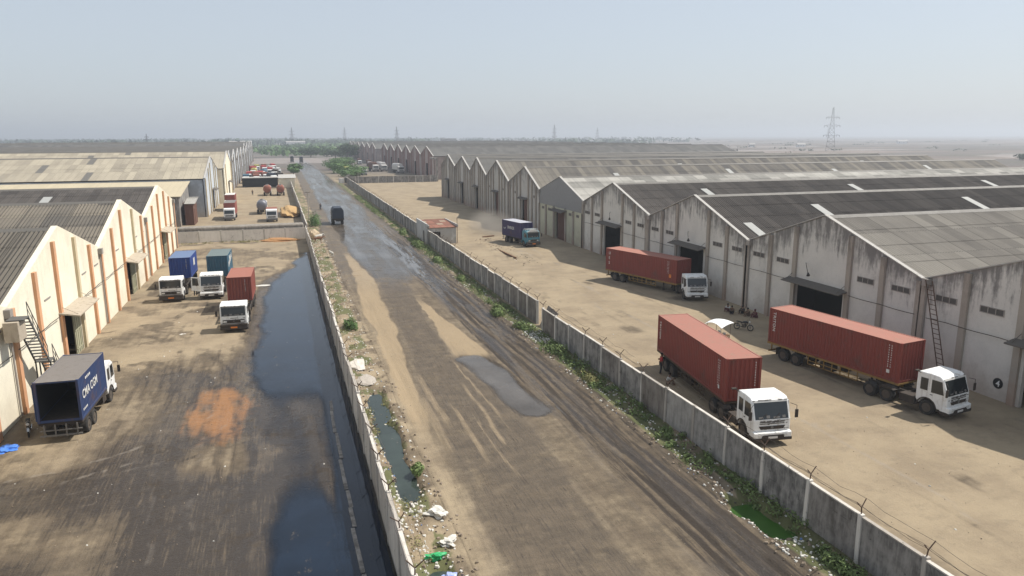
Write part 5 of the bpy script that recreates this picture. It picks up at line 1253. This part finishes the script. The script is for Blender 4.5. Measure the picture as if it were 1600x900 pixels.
quadruped('cow', (6.6, 115.5, .0), R(200), HIDEW, 'white calf standing alone on the sandy verge', .8)
quadruped('cow', (5.4, 131.5, .05), R(80), HIDEB, 'brown and white cow by the rubbish at the wall corner', 1.0)
quadruped('cow', (5.6, 134.5, .05), R(120), HIDEW, 'white cow next to the brown one at the wall corner', 1.0)

# ------------------------------------------------------------------ motorcycles, cart
TYR = plain('cycle_tyre', (.02, .02, .02, 1), .8); CHR = plain('chrome', (.4, .4, .4, 1), .25, .8); BLK = plain('glossy_black', (.015, .015, .018, 1), .3)
def torus(m, c, R_, r, n=22, k=6):
    vs = []
    for i in range(n):
        a = 2*math.pi*i/n
        for j in range(k): b = 2*math.pi*j/k; q = R_+r*math.cos(b); vs.append((c[0]+r*math.sin(b), c[1]+q*math.cos(a), c[2]+q*math.sin(a)))
    m.add(vs, [(i*k+j, i*k+(j+1) % k, ((i+1) % n)*k+(j+1) % k, ((i+1) % n)*k+j) for i in range(n) for j in range(k)])
def motorcycle(loc, rz, label, rider=None):
    e = empty('motorcycle', loc, rz, label, 'motorcycle')
    for y in (-.66, .66):
        m = MB(); torus(m, (0, y, .31), .27, .045); o = m.build('wheel', TYR, e)
        m = MB(); m.cyl((-.05, y, .31), (.05, y, .31), .05, n=10); [m.tube([(0, y, .31), (0, y+.25*math.cos(a), .31+.25*math.sin(a))], .006, 3) for a in np.linspace(0, 6.28, 11)[:-1]]; m.build('spokes', CHR, o)
    m = MB(); m.tube([(0, .66, .31), (0, .1, .36), (0, -.25, .42), (0, -.42, .82)], .03); m.tube([(0, .1, .36), (0, .2, .68), (0, -.38, .78)], .028); m.tube([(.08, .66, .31), (.08, .55, .7)], .02); m.tube([(-.08, .66, .31), (-.08, .55, .7)], .02); m.build('frame', BLK, e)
    m = MB(); [m.tube([(x, -.66, .31), (x, -.46, .88)], .022) for x in (-.09, .09)]; m.build('fork', CHR, e)
    m = MB(); m.blob((0, -.16, .80), (.13, .27, .12), 3, 2, .03); m.build('fuel_tank', BLK, e, smooth=True)
    m = MB(); m.prism([(.08, .78), (.7, .84), (.72, .78), (.1, .70)], -.13, .13, 'x'); m.build('seat', TYR, e, bevel=.03)
    m = MB(); m.bx(-.13, .13, -.22, .12, .28, .58); m.cyl((0, -.1, .5), (0, -.18, .66), .1, .08, 8); m.build('engine', RIM, e, bevel=.03)
    m = MB(); m.tube([(.12, -.1, .36), (.14, .2, .28), (.16, .75, .36)], .038, 8); m.build('exhaust', CHR, e)
    m = MB(); m.tube([(-.36, -.34, 1.02), (-.2, -.42, .98), (.2, -.42, .98), (.36, -.34, 1.02)], .014); [m.tube([(x, -.42, 1.0), (x*1.3, -.42, 1.18)], .008) for x in (-.22, .22)]; m.build('handlebar', BLK, e)
    m = MB(); m.cyl((0, -.50, .86), (0, -.62, .86), .06, .09, 12); m.build('headlight', LAMP, e)
    m = MB(); m.prism([(-.95, .5), (-.8, .66), (-.5, .66), (-.5, .63), (-.78, .62), (-.92, .48)], -.06, .06, 'x'); m.prism([(.45, .66), (.8, .72), (.98, .5), (.94, .5), (.78, .68), (.45, .62)], -.07, .07, 'x'); m.build('mudguard', CHR, e)
    return e
motorcycle((41.3, 58.6, .0), R(35), 'black motorcycle parked in front of the resting people')
motorcycle((-16.2, 50.6, .0), R(15), 'dark motorcycle in the shade beside the open container truck')
motorcycle((9.0, 194.5, -.04), R(185), 'motorcycle ridden along the flooded road')
person((9.0, 194.5, -.04), R(185), 'ride', TD, TD, 'person in dark clothes riding the motorcycle on the flooded road')
e = empty('vending_cart', (37.0, 56.2, 0), R(20), 'small wooden vending cart under a white sagging canopy behind the nearest truck', 'cart', scale=.85)
m = MB(); nx, ny = 8, 8; vs = []
for i in range(nx+1):
    for j in range(ny+1):
        u, v = i/nx*2-1, j/ny*2-1; vs.append((u*1.05, v*1.15, 2.25-.28*(v*v)*(1-.5*u)-.12*u*u))
for i in range((nx+1)*(ny+1)): x, y, z = vs[i]; vs.append((x, y, z-.02))
o_ = (nx+1)*(ny+1); fs = []
for i in range(nx):
    for j in range(ny): a = i*(ny+1)+j; q = (a, a+ny+1, a+ny+2, a+1); fs += [q, tuple(k+o_ for k in reversed(q))]
m.add(vs, fs); m.build('canopy', plain('white_tarp', (.78, .79, .78, 1), .6), e, smooth=True, fix=False)
m = MB(); [m.tube([(x, y, .7), (x, y, 2.0)], .025) for x in (-.8, .8) for y in (-.9, .9)]; m.build('canopy_pole', RUST, e)
WOOD = paint('cart_wood', (.16, .08, .04, 1), (.3, .25, .18, 1), .4, .8)
m = MB(); m.bx(-.7, .7, -.95, .95, .62, .70); m.bx(-.7, .7, -.95, .95, .35, .40); [m.bx(x-.04, x+.04, y-.04, y+.04, .3, .65) for x in (-.66, .66) for y in (-.9, .9)]; m.bx(-.72, -.68, -.95, .95, .7, .9); m.build('table', WOOD, e)
rr = random.Random(4)
for x in (-.72, .72):
    for y in (-.6, .6):
        m = MB(); torus(m, (x, y, .25), .21, .03); m.build('wheel', TYR, e)
m = MB(); [m.bx(x-.12, x+.12, y-.12, y+.12, .7, .7+h) for x, y, h in ((-.4, -.5, .3), (.2, -.6, .25), (.3, .1, .35), (-.3, .4, .28), (.1, .7, .2))]; m.build('jars', TARPW, e, bevel=.03)

# ------------------------------------------------------------------ vegetation
def leafmat(n, c):
    k = NT(n); p = k.pos(); b = k.noise(p, 2.2, 4, .6); k.b.inputs['Roughness'].default_value = .7
    col = k.mix(k.sm(b, .3, .7), tuple(x*.6 for x in c[:3])+(1,), tuple(min(1, x*1.5) for x in c[:3])+(1,))
    return k.out(col, .7, .25)
LEAF = leafmat('weed_leaves', (.13, .175, .06, 1)); LEAF2 = leafmat('bush_leaves', (.085, .15, .045, 1)); LEAF3 = leafmat('dark_tree_leaves', (.035, .06, .025, 1)); DRY = leafmat('dry_weed_leaves', (.19, .18, .07, 1))
BARK = plain('bark', (.09, .065, .045, 1), .9)
def leaves(m, c, r, n, s, seed, up_=.6, vsh=1.0):
    rr = random.Random(seed); ph = [rr.uniform(0, 6.3) for _ in range(4)]
    for _ in range(n):
        while True:
            d = Vector((rr.uniform(-1, 1), rr.uniform(-1, 1), rr.uniform(-vsh, 1)))
            if d.length < 1: break
        d = d.normalized()*(d.length**.35)
        k = 1+.28*math.sin(d.x*4+ph[0])*math.sin(d.y*4+ph[1])+.2*math.sin(d.z*6+ph[2]+d.x*3)
        p = Vector((c[0]+d.x*r[0]*k, c[1]+d.y*r[1]*k, c[2]+d.z*r[2]*k))
        nrm = (d+Vector((rr.uniform(-.8, .8), rr.uniform(-.8, .8), rr.uniform(-.3, 1.0)*up_))).normalized()
        a = nrm.orthogonal().normalized(); a.rotate(Matrix.Rotation(rr.uniform(0, 6.3), 3, nrm)); b = nrm.cross(a)
        q = s*rr.uniform(.5, 1.4)
        m.add([tuple(p-a*q), tuple(p-b*q*.35), tuple(p+a*q), tuple(p+b*q*.35)], [(0, 1, 2, 3)])
def bush(x, y, rx, ry, h, label, mat=LEAF, n=900, s=.09, name='bush', z=0, cat='bush', seed=0, group='bushes along the foot of the walls'):
    e = empty(name, (x, y, z), 0, label, cat, group)
    m = MB(); rr = random.Random(seed+int(x*7+y*3)); k = 6
    for i in range(k):
        a = rr.uniform(0, 6.3); t = rr.uniform(0, .65); leaves(m, (rx*t*math.cos(a), ry*t*math.sin(a), h*.3), (rx*.5, ry*.5, h*rr.uniform(.45, .85)), n//k, s, rr.random(), vsh=.35)
    m.build('foliage', mat, e, fix=False)
    m = MB()
    for i in range(9): a = rr.uniform(0, 6.3); m.tube([(0, 0, -.1), (rx*.3*math.cos(a), ry*.3*math.sin(a), h*.4), (rx*.7*math.cos(a), ry*.7*math.sin(a), h*.8)], .015, 4)
    m.build('stems', BARK, e)
    return e
for i, (x, y, rx, ry, h, l, mt) in enumerate([
    (20.6, 71.5, .9, 2.3, .9, 'large green bush at the road edge before the broken wall panel', LEAF), (21.3, 65.0, .9, 1.7, .7, 'green bush below the broken wall panel, beside white rubbish', LEAF),
    (21.4, 57.2, .9, 2.6, .75, 'green bush at the wall just nearer than the white rubbish', LEAF), (21.2, 49, .8, 2.0, .6, 'low weed bush at the wall level with the rear wheels of the nearest truck', DRY),
    (21.9, 23.3, .8, 1.6, .6, 'leafy green bush at the bottom edge beyond the green pool', LEAF), (21.2, 106, .9, 3.2, .7, 'long yellowish green bush along the middle of the right wall', LEAF),
    (21.3, 91, .8, 2.2, .6, 'low green bush along the right wall between two larger ones', LEAF), (21.2, 122, 1.0, 3.5, 1.0, 'green bush at the wall below the red roofed hut', LEAF),
    (5.6, 70.6, .8, 1.5, .8, 'dark green bush on the left verge beyond the rubble slabs', LEAF2), (6.2, 37.8, .35, .8, .4, 'small green weed clump on the bank of the narrow ditch', LEAF),
    (5.7, 158.5, 1.7, 5.5, 2.3, 'tall bright green bush at the corner of the cross wall', LEAF2), (21.6, 140, .9, 3.2, .8, 'green bush at the wall just beyond the red roofed hut', LEAF)]):
    bush(x, y, rx, ry, h, l, mt, n=1500, s=.10 if y < 100 else .16, z=.05)
def stuff_leaves(name, spots, mat, s, h, per, seed=1, z=.0):
    m = MB(); rr = random.Random(seed)
    for (x, y, r) in spots: leaves(m, (x, y, float(height(np.array([x]), np.array([y]))[0])+h*.2), (r, r*1.3, h*rr.uniform(.5, 1.2)), per, s, rr.random(), vsh=.15)
    o = m.build(name, mat, None, fix=False); o['kind'] = 'stuff'; return o
rr = random.Random(11); sp = []
for i in range(520):
    y = 18+rr.random()**1.15*215; c = float(fbm(np.array([.35*21.5]), np.array([y*.09]), 2)[0])
    if 25 < y < 31.5: x = rr.uniform(22.0, 22.6)
    else: x = rr.uniform(20.9, 22.6)
    if c > .42 or rr.random() < .35: sp.append((x, y, rr.uniform(.15, .55)*(1+.8*(y > 80))))
stuff_leaves('verge_weeds', sp, LEAF, .085, .36, 70, 3)
sp = [(rr.uniform(4.1, 5.9), rr.choice([rr.uniform(55, 130), rr.uniform(44, 50), rr.uniform(28, 36)]), rr.uniform(.12, .35)) for i in range(80)]
stuff_leaves('verge_grass', sp, DRY, .06, .2, 30, 4)
sp = [(rr.uniform(-17, 2), rr.uniform(136.6, 138.6), rr.uniform(.3, .8)) for i in range(45)]; stuff_leaves('wall_foot_grass', sp, DRY, .12, .3, 20, 5)
def tree(x, y, h, r, label, mat=LEAF3, n=900, s=.5, group=None, low=.3):
    e = empty('tree', (x, y, 0), 0, label, 'tree', group); rr = random.Random(int(x*13+y))
    m = MB(); m.cyl((0, 0, -.2), (.1*h*.2, 0, h*.45), .05*h, .03*h, 8)
    for i in range(6): a = i*1.05+rr.random(); m.cyl((.02*h, 0, h*.35), (r*.6*math.cos(a), r*.6*math.sin(a), h*rr.uniform(.6, .8)), .022*h, .008*h, 5)
    m.build('trunk', BARK, e)
    m = MB()
    for i in range(9):
        a = rr.uniform(0, 6.3); t = rr.uniform(0, .6); leaves(m, (r*t*math.cos(a), r*t*math.sin(a), h*rr.uniform(low+.12, .8)), (r*.5, r*.5, h*.2), n//9, s, rr.random())
    m.build('crown', mat, e, fix=False); return e
GT = 'trees beside the far road'
for x, y, h, r, l in [(50, 600, 12, 9, 'round dark tree standing tallest behind the roadside thicket'), (29, 330, 4, 5, 'low bushy tree nearest the small hut at the road bend'), (31, 352, 4.5, 6, 'bushy tree second along the thicket from the road bend'), (27, 385, 5, 7, 'wide bushy tree in the middle of the roadside thicket'),
                      (31, 425, 5.5, 8, 'wide bushy tree toward the far end of the roadside thicket'), (35, 480, 5, 8, 'last bushy tree of the roadside thicket'), (7, 400, 4.2, 2.8, 'tree on the left edge of the far road by the truck park'), (5.5, 375, 3.6, 2.4, 'smaller tree nearer on the left edge of the far road'), (44, 640, 8, 10, 'broad tree left of the tallest round one'), (60, 640, 7, 12, 'broad low tree right of the tallest round one'), (75, 660, 6, 12, 'low tree just left of the farthest pink brown shed'),
                      (26, 690, 8, 12, 'hazy tree nearest the far end of the road')]:
    tree(x, y, h*1.1, r*1.35, l, LEAF3 if h > 5.5 else LEAF2, 1500, .55 if y < 500 else .9, GT)
tree(505, 398, 5, 8, 'dark round tree beyond the roofs at right, left of the bush row', LEAF3, 600, .9, None, .05)
for i, (x, y) in enumerate([(545, 390), (566, 386), (590, 384), (612, 376), (640, 372), (535, 396)]):
    tree(x, y, 3.6, 8, 'low bush %s in the row beyond the roofs at the right edge' % ['second', 'third', 'fourth', 'fifth', 'sixth', 'first'][i], LEAF3, 350, .9, 'bush row beyond the roofs', 0)
# far line of trees and thicket, one mass
m = MB(); rr = random.Random(5)
for i in range(520):
    a = R(rr.uniform(60, 128)); d = rr.uniform(1500, 3800); x, y = d*math.cos(a), d*math.sin(a)
    if a < R(80) and rr.random() < .6: continue
    leaves(m, (x, y, 3), (rr.uniform(25, 70), rr.uniform(10, 25), rr.uniform(4, 9)), 34, 7, rr.random(), vsh=.2)
o = m.build('distant_tree_line', LEAF3, None, fix=False); o['kind'] = 'stuff'
m = MB()
for i in range(150):
    a = R(rr.uniform(20, 82)); d = rr.uniform(700, 3000); x, y = d*math.cos(a), d*math.sin(a)
    if x < 230 and y < 900: continue
    leaves(m, (x, y, .4), (rr.uniform(4, 18), rr.uniform(3, 7), rr.uniform(.8, 2.2)), 18, 1.8, rr.random(), vsh=.1)
o = m.build('plain_scrub', LEAF3, None, fix=False); o['kind'] = 'stuff'
m = MB()
for i in range(150):
    y = rr.uniform(740, 1450); x = rr.uniform(-60, 60)+rr.random()*.16*y
    leaves(m, (x, y, 1.5), (rr.uniform(8, 24), rr.uniform(8, 14), rr.uniform(2.5, 5.5)), 40, 3.2, rr.random(), vsh=.2)
o = m.build('far_thicket', LEAF2, None, fix=False); o['kind'] = 'stuff'
# far houses on the plain
FH = [(760, 960, 14, 4, 'low pale house left of the big pylon'), (700, 1000, 9, 4, 'second low pale house left of the big pylon'), (560, 960, 8, 3.5, 'tiny white house far out on the plain'), (1190, 1200, 20, 5, 'white building far out near the big pylon'), (-70, 1500, 40, 9, 'white building on the left horizon'), (-200, 1300, 50, 8, 'long white roofed building on the left horizon'), (-330, 1250, 40, 8, 'long pale hall at the left end of the horizon'), (30, 1500, 35, 8, 'pale building on the horizon above the road end'), (85, 930, 40, 5, 'low white roofed hall beyond the round tree'), (330, 1500, 30, 12, 'dark block shaped building on the middle horizon')]
for x, y, wdt, h, l in FH:
    e = empty('far_building', (x, y, 0), R(random.uniform(-10, 10)), l, 'building', 'buildings on the far plain')
    mt = F_DARKG if 'dark' in l else CABW
    MB().bx(-wdt/2, wdt/2, 0, wdt*.35, 0, h).build('wall', mt, e); m = MB(); m.prism([(-.5, h+.003), (wdt*.35+.5, h+.003), (wdt*.17, h+1.6)], -wdt/2-.5, wdt/2+.5, 'x'); m.build('roof', WHITE_T if 'dark' not in l else R_FAR, e)
    m = MB(); [m.bx(-wdt/2+wdt*(k+.5)/5-.6, -wdt/2+wdt*(k+.5)/5+.6, -.05, -.004, h*.3, h*.65) for k in range(5)]; m.build('windows', BLACK, e)
# ------------------------------------------------------------------ pylons
STL = plain('pylon_steel', (.11, .10, .10, 1), .6, .0)
def pylon(x, y, h, rz, label, r=.16, hazy=False):
    e = empty('power_pylon', (x, y, 0), rz, label, 'pylon', 'power pylons on the plain')
    m = MB(); wdt = lambda z: (4.4*(1-z/h)**1.25+.55)*h/47
    n = 11; zs = [h*(1-(1-i/n)**1.25) for i in range(n+1)]
    for z0, z1 in zip(zs[:-1], zs[1:]):
        a, b = wdt(z0), wdt(z1); c0 = [(-a, -a), (a, -a), (a, a), (-a, a)]; c1 = [(-b, -b), (b, -b), (b, b), (-b, b)]
        for i in range(4):
            j = (i+1) % 4
            m.tube([c0[i]+(z0,), c1[i]+(z1,)], r, 4); m.tube([c0[i]+(z0,), c1[j]+(z1,)], r*.55, 3); m.tube([c0[j]+(z0,), c1[i]+(z1,)], r*.55, 3); m.tube([c1[i]+(z1,), c1[j]+(z1,)], r*.5, 3)
    m.build('lattice_mast', STL, e)
    for t, ln in ((.36, 8.2), (.58, 8.0), (.77, 6.6)):
        a = MB(); z = h*t; L = ln*h/47; q = wdt(z)
        for s in (-1, 1):
            a.tube([(s*q, -q*.6, z), (s*L, 0, z+.3)], r*.8, 4); a.tube([(s*q, q*.6, z), (s*L, 0, z+.3)], r*.8, 4); a.tube([(s*q*.9, 0, z+2.0*h/47), (s*L, 0, z+.3)], r*.6, 4)
            a.tube([(s*L, 0, z+.3), (s*L, 0, z-1.6)], r*1.3, 4); a.tube([(s*L*.6, 0, z), (s*L*.6, 0, z-1.4)], r*1.2, 4)
        a.tube([(-q, 0, z), (q, 0, z)], r*.7, 4); a.build('crossarm', STL, e)
    return e
pylon(596, 704, 48, R(-40), 'large lattice pylon on the plain at right', .20)
for x, y, h, l in [(690, 1850, 46, 'hazy lattice pylon right of the middle of the horizon'), (262, 1750, 40, 'thin hazy pylon above the pink brown sheds'), (180, 2200, 44, 'thin hazy pylon over the road end'), (30, 1900, 40, 'thin hazy mast left of the road end'), (1010, 2300, 44, 'faint pylon in the haze between the two lattice ones'), (-230, 1500, 24, 'short hazy mast on the left horizon'), (-560, 1500, 22, 'short hazy mast at the far left of the horizon'), (2100, 2500, 48, 'faint pylon in the haze left of the large one')]:
    pylon(x, y, h, R(20), l, .28)
# ------------------------------------------------------------------ litter, rubble and small finds
def scatter(name, spots, mat, seed, lo, hi, flat=.35, kind='stuff'):
    m = MB(); rr = random.Random(seed)
    hz_ = height(np.array([q[0] for q in spots]), np.array([q[1] for q in spots]))
    for (x, y), z in zip(spots, hz_):
        s = rr.uniform(lo, hi); a = rr.uniform(0, 6.3); n = 5; z = float(z)+.02
        pts = [(x+s*rr.uniform(.5, 1)*math.cos(a+i*6.28/n), y+s*rr.uniform(.5, 1.2)*math.sin(a+i*6.28/n)) for i in range(n)]
        t = s*flat*rr.uniform(.3, 1.3); cx_, cy_ = sum(p[0] for p in pts)/n, sum(p[1] for p in pts)/n
        vs = [(p[0], p[1], z-.03) for p in pts]+[(cx_+(p[0]-cx_)*.7+rr.uniform(-.2, .2)*s, cy_+(p[1]-cy_)*.7, z+t*rr.uniform(.5, 1.3)) for p in pts]
        m.add(vs, [tuple(range(n-1, -1, -1)), tuple(range(n, 2*n))]+[(i, (i+1) % n, (i+1) % n+n, i+n) for i in range(n)])
    o = m.build(name, mat, None, fix=False); o['kind'] = kind; return o
PAPER = plain('pale_litter', (.55, .53, .48, 1), .8); STONE = plain('dusty_stone', (.24, .19, .14, 1), .95); DARKL = plain('dark_litter', (.05, .04, .035, 1), .9); COLL = plain('blue_litter', (.12, .2, .4, 1), .7)
rr = random.Random(21)
G_ = lambda cx, cy, sx, sy, n: [(cx+rr.gauss(0, sx), cy+rr.gauss(0, sy)) for _ in range(n)]
clampR = lambda L_: [(min(max(x, 20.4), 22.6), y) for x, y in L_]; clampL = lambda L_: [(min(max(x, 4.0), 6.9), y) for x, y in L_]
pap = clampR(G_(21.6, 62, .5, 2.0, 260)+G_(21.3, 40, .7, 8, 120)+G_(20.6, 26.5, .5, 2.2, 60)+G_(21.4, 85, .6, 20, 90)+G_(21, 25, .4, .8, 40))+clampL(G_(5, 33.5, .6, 1.6, 110)+G_(5.3, 38.0, .5, 1.2, 110)+G_(4.9, 46, .5, 3, 90)+G_(5.2, 29, .6, 1.2, 50)+G_(5, 60, .6, 8, 90)+G_(5.3, 100, .8, 18, 120)+G_(5.5, 134, .8, 3, 60))
pap += clampR([(rr.uniform(20.5, 22.6), 22+rr.random()**1.2*120) for _ in range(420)])+clampL([(rr.uniform(4, 6.8), 24+rr.random()**1.2*110) for _ in range(420)])
scatter('litter', pap, PAPER, 3, .03, .13); scatter('blue_litter', clampL(G_(5, 40, .6, 8, 40))+clampR(G_(21.3, 50, .6, 16, 40)), COLL, 5, .03, .09)
scatter('dark_litter', clampL(G_(5.2, 40, .7, 10, 200))+clampR(G_(21.3, 45, .6, 18, 260)), DARKL, 6, .03, .12)
scatter('gravel', [(rr.uniform(4, 7.2), 22+rr.random()**1.3*110) for _ in range(700)]+[(rr.uniform(20, 22.6), 20+rr.random()**1.3*120) for _ in range(700)]+[(rr.uniform(32, 36), rr.uniform(99, 128)) for _ in range(150)], STONE, 7, .04, .16, .6)
scatter('yard_litter', [(rr.uniform(24, 46), rr.uniform(20, 140)) for _ in range(90)]+[(rr.uniform(-17, -4), rr.uniform(32, 134)) for _ in range(80)]+[(rr.uniform(-3, 3), rr.uniform(30, 100)) for _ in range(14)], PAPER, 8, .03, .1)
scatter('pebbles', [(rr.uniform(24, 46), rr.uniform(20, 90)) for _ in range(500)]+[(rr.uniform(-17, -3), rr.uniform(32, 90)) for _ in range(500)]+[(rr.uniform(7, 20), rr.uniform(22, 80)) for _ in range(400)], STONE, 9, .015, .05, .6)
def lump(name, loc, r, mat, label, cat, n=3, seed=0, rough=.35):
    m = MB(); m.blob((0, 0, r[2]*.5), r, seed, n, rough); o = m.build(name, mat, None, smooth=False); o.location = loc; tag(o, label, cat); return o
lump('sack', (6.25, 32.9, .0), (.42, .34, .22), PAPER, 'crumpled white sack on the ditch bank beside the left wall', 'sack', seed=1, rough=.6)
lump('sack', (6.2, 30.2, .0), (.34, .3, .14), PAPER, 'smaller torn pale sack just nearer than the crumpled white one', 'sack', seed=2, rough=.7)
lump('plastic_bag', (5.45, 29.2, .0), (.34, .2, .13), plain('green_plastic', (.03, .35, .12, 1), .4), 'bright green plastic bag in the ditch rubbish', 'bag', seed=3, rough=.6)
lump('plastic_bag', (5.7, 27.3, .05), (.40, .3, .14), plain('blue_white_plastic', (.3, .36, .62, 1), .4), 'blue and white plastic bag at the bottom edge', 'bag', seed=4, rough=.6)
lump('tarpaulin_bundle', (-16.6, 48.2, .0), (.55, .6, .16), plain('blue_tarp', (.06, .19, .6, 1), .5), 'bright blue tarpaulin bundle at the foot of the cream wall at far left', 'tarpaulin', seed=5, rough=.4)
lump('sand_pile', (1.5, 184, -.1), (2.6, 9, 1.4), plain('yellow_sand', (.42, .27, .12, 1), .95), 'yellow sand pile inside the far left compound wall', 'sand pile', seed=6, rough=.15)
lump('sand_bank', (-1.0, 137.2, -.1), (3.4, .9, .45), plain('orange_sand', (.36, .19, .08, 1), .95), 'orange sand heap at the foot of the cross wall', 'sand heap', seed=7, rough=.2)
lump('rock', (5.0, 138.6, .1), (.9, 1.5, 1.0), plain('tan_rock', (.42, .33, .22, 1), .95), 'big tan boulder at the outer corner of the cross wall', 'rock', seed=8, rough=.15)
for i, (x, y, a, b, l) in enumerate([(4.9, 58.6, .7, 1.6, 'farther pale concrete slab sloping off the left verge'), (5.1, 54.4, .75, 1.3, 'nearer pale concrete slab sloping into the ditch head')]):
    lump('rubble_slab', (x, y, .02), (a, b, .16), CONCP, l, 'rubble', 2, 9+i, .25)
lump('straw_mat', (-3.1, 95.6, 0), (.9, .5, .05), PAPER, 'pale oval mat lying at the edge of the black pond', 'mat', seed=11, rough=.1)
lump('rag', (-9.9, 73.4, 0), (.35, .25, .05), PAPER, 'white rag lying on the tan ground before the trucks', 'rag', seed=12, rough=.4)
for i, (p, q, l) in enumerate([((32.9, 113.5), (33.1, 105), 'long timber beam edging the rubble near the right wall'), ((34.5, 129.5), (36.9, 130.5), 'short timber beam beside the red roofed hut')]):
    m = MB(); a, b = Vector((0, 0, .15)), Vector((q[0]-p[0], q[1]-p[1], .18)); m.cyl(a, b, .16, .16, 4); o = m.build('timber_beam', WOOD, None); o.location = (p[0], p[1], 0); tag(o, l, 'beam')
# small hut and fence by the far bend
e = empty('roadside_hut', (24.6, 303, 0), R(10), 'small thatched stall at the end of the right wall', 'hut')
MB().bx(0, 3.4, 0, 3, 0, 2.0).build('wall', DARKPIPE, e); m = MB(); m.prism([(-.5, 2.0), (1.7, 3.3), (3.9, 2.0)], -.5, 3.4, 'y'); m.build('roof', paint('thatch', (.11, .10, .08, 1), (.06, .05, .04, 1), .5, .9), e)
MB().bx(-2.6, -.8, .2, 1.8, 0, 1.9).build('counter', TARPW, e)
# roof-top white sheet strip between dark and pale roofs, pipe frame by the yard gate
e = empty('gate_frame', (60.9, 300, 0), 0, 'tall grey gate frame joining the grey and pink brown rows', 'gate')
m = MB(); m.bx(-.3, .3, -.3, .3, 0, 9.5); m.build('post', F_DARKG, e); m = MB(); m.bx(-.3, .3, .3, 13, 8.9, 9.5); m.build('beam', F_DARKG, e)
# utility poles along the far road
for i, (x, y, l) in enumerate([(5.3, 172, 'slim pole on the left verge by the tall bush'), (24.2, 250, 'slim pole on the right verge near the far bend')]):
    e = empty('utility_pole', (x, y, 0), 0, l, 'pole', 'slim poles along the road'); MB().cyl((0, 0, 0), (0, 0, 6.5), .09, .06, 8).build('pole', CONCP, e); MB().bx(-.6, .6, -.05, .05, 6.0, 6.1).build('crossarm', RUST, e)
# dust behind the moving truck
dm = bpy.data.materials.new('dust'); dm.use_nodes = True; t_ = dm.node_tree; t_.nodes.clear()
v_ = t_.nodes.new('ShaderNodeVolumePrincipled'); v_.inputs['Color'].default_value = (.78, .7, .6, 1)
tc = t_.nodes.new('ShaderNodeTexCoord'); gr_ = t_.nodes.new('ShaderNodeTexGradient'); gr_.gradient_type = 'SPHERICAL'; ns = t_.nodes.new('ShaderNodeTexNoise'); ns.inputs['Scale'].default_value = 1.6; ns.inputs['Detail'].default_value = 3
mu = t_.nodes.new('ShaderNodeMath'); mu.operation = 'MULTIPLY'; mu2 = t_.nodes.new('ShaderNodeMath'); mu2.operation = 'MULTIPLY'; mu2.inputs[1].default_value = .28
oo = t_.nodes.new('ShaderNodeOutputMaterial')
t_.links.new(tc.outputs['Object'], gr_.inputs[0]); t_.links.new(tc.outputs['Object'], ns.inputs['Vector']); t_.links.new(gr_.outputs[1], mu.inputs[0]); t_.links.new(ns.outputs[0], mu.inputs[1]); t_.links.new(mu.outputs[0], mu2.inputs[0]); t_.links.new(mu2.outputs[0], v_.inputs['Density']); t_.links.new(v_.outputs[0], oo.inputs['Volume'])
m = MB(); m.blob((0, 0, 0), (1, 1, 1), 1, 3, 0); o = m.build('dust_cloud', dm, None, smooth=True); o.location = (38.5, 137, 1.0); o.scale = (4.6, 13, 3.6); o['kind'] = 'stuff'
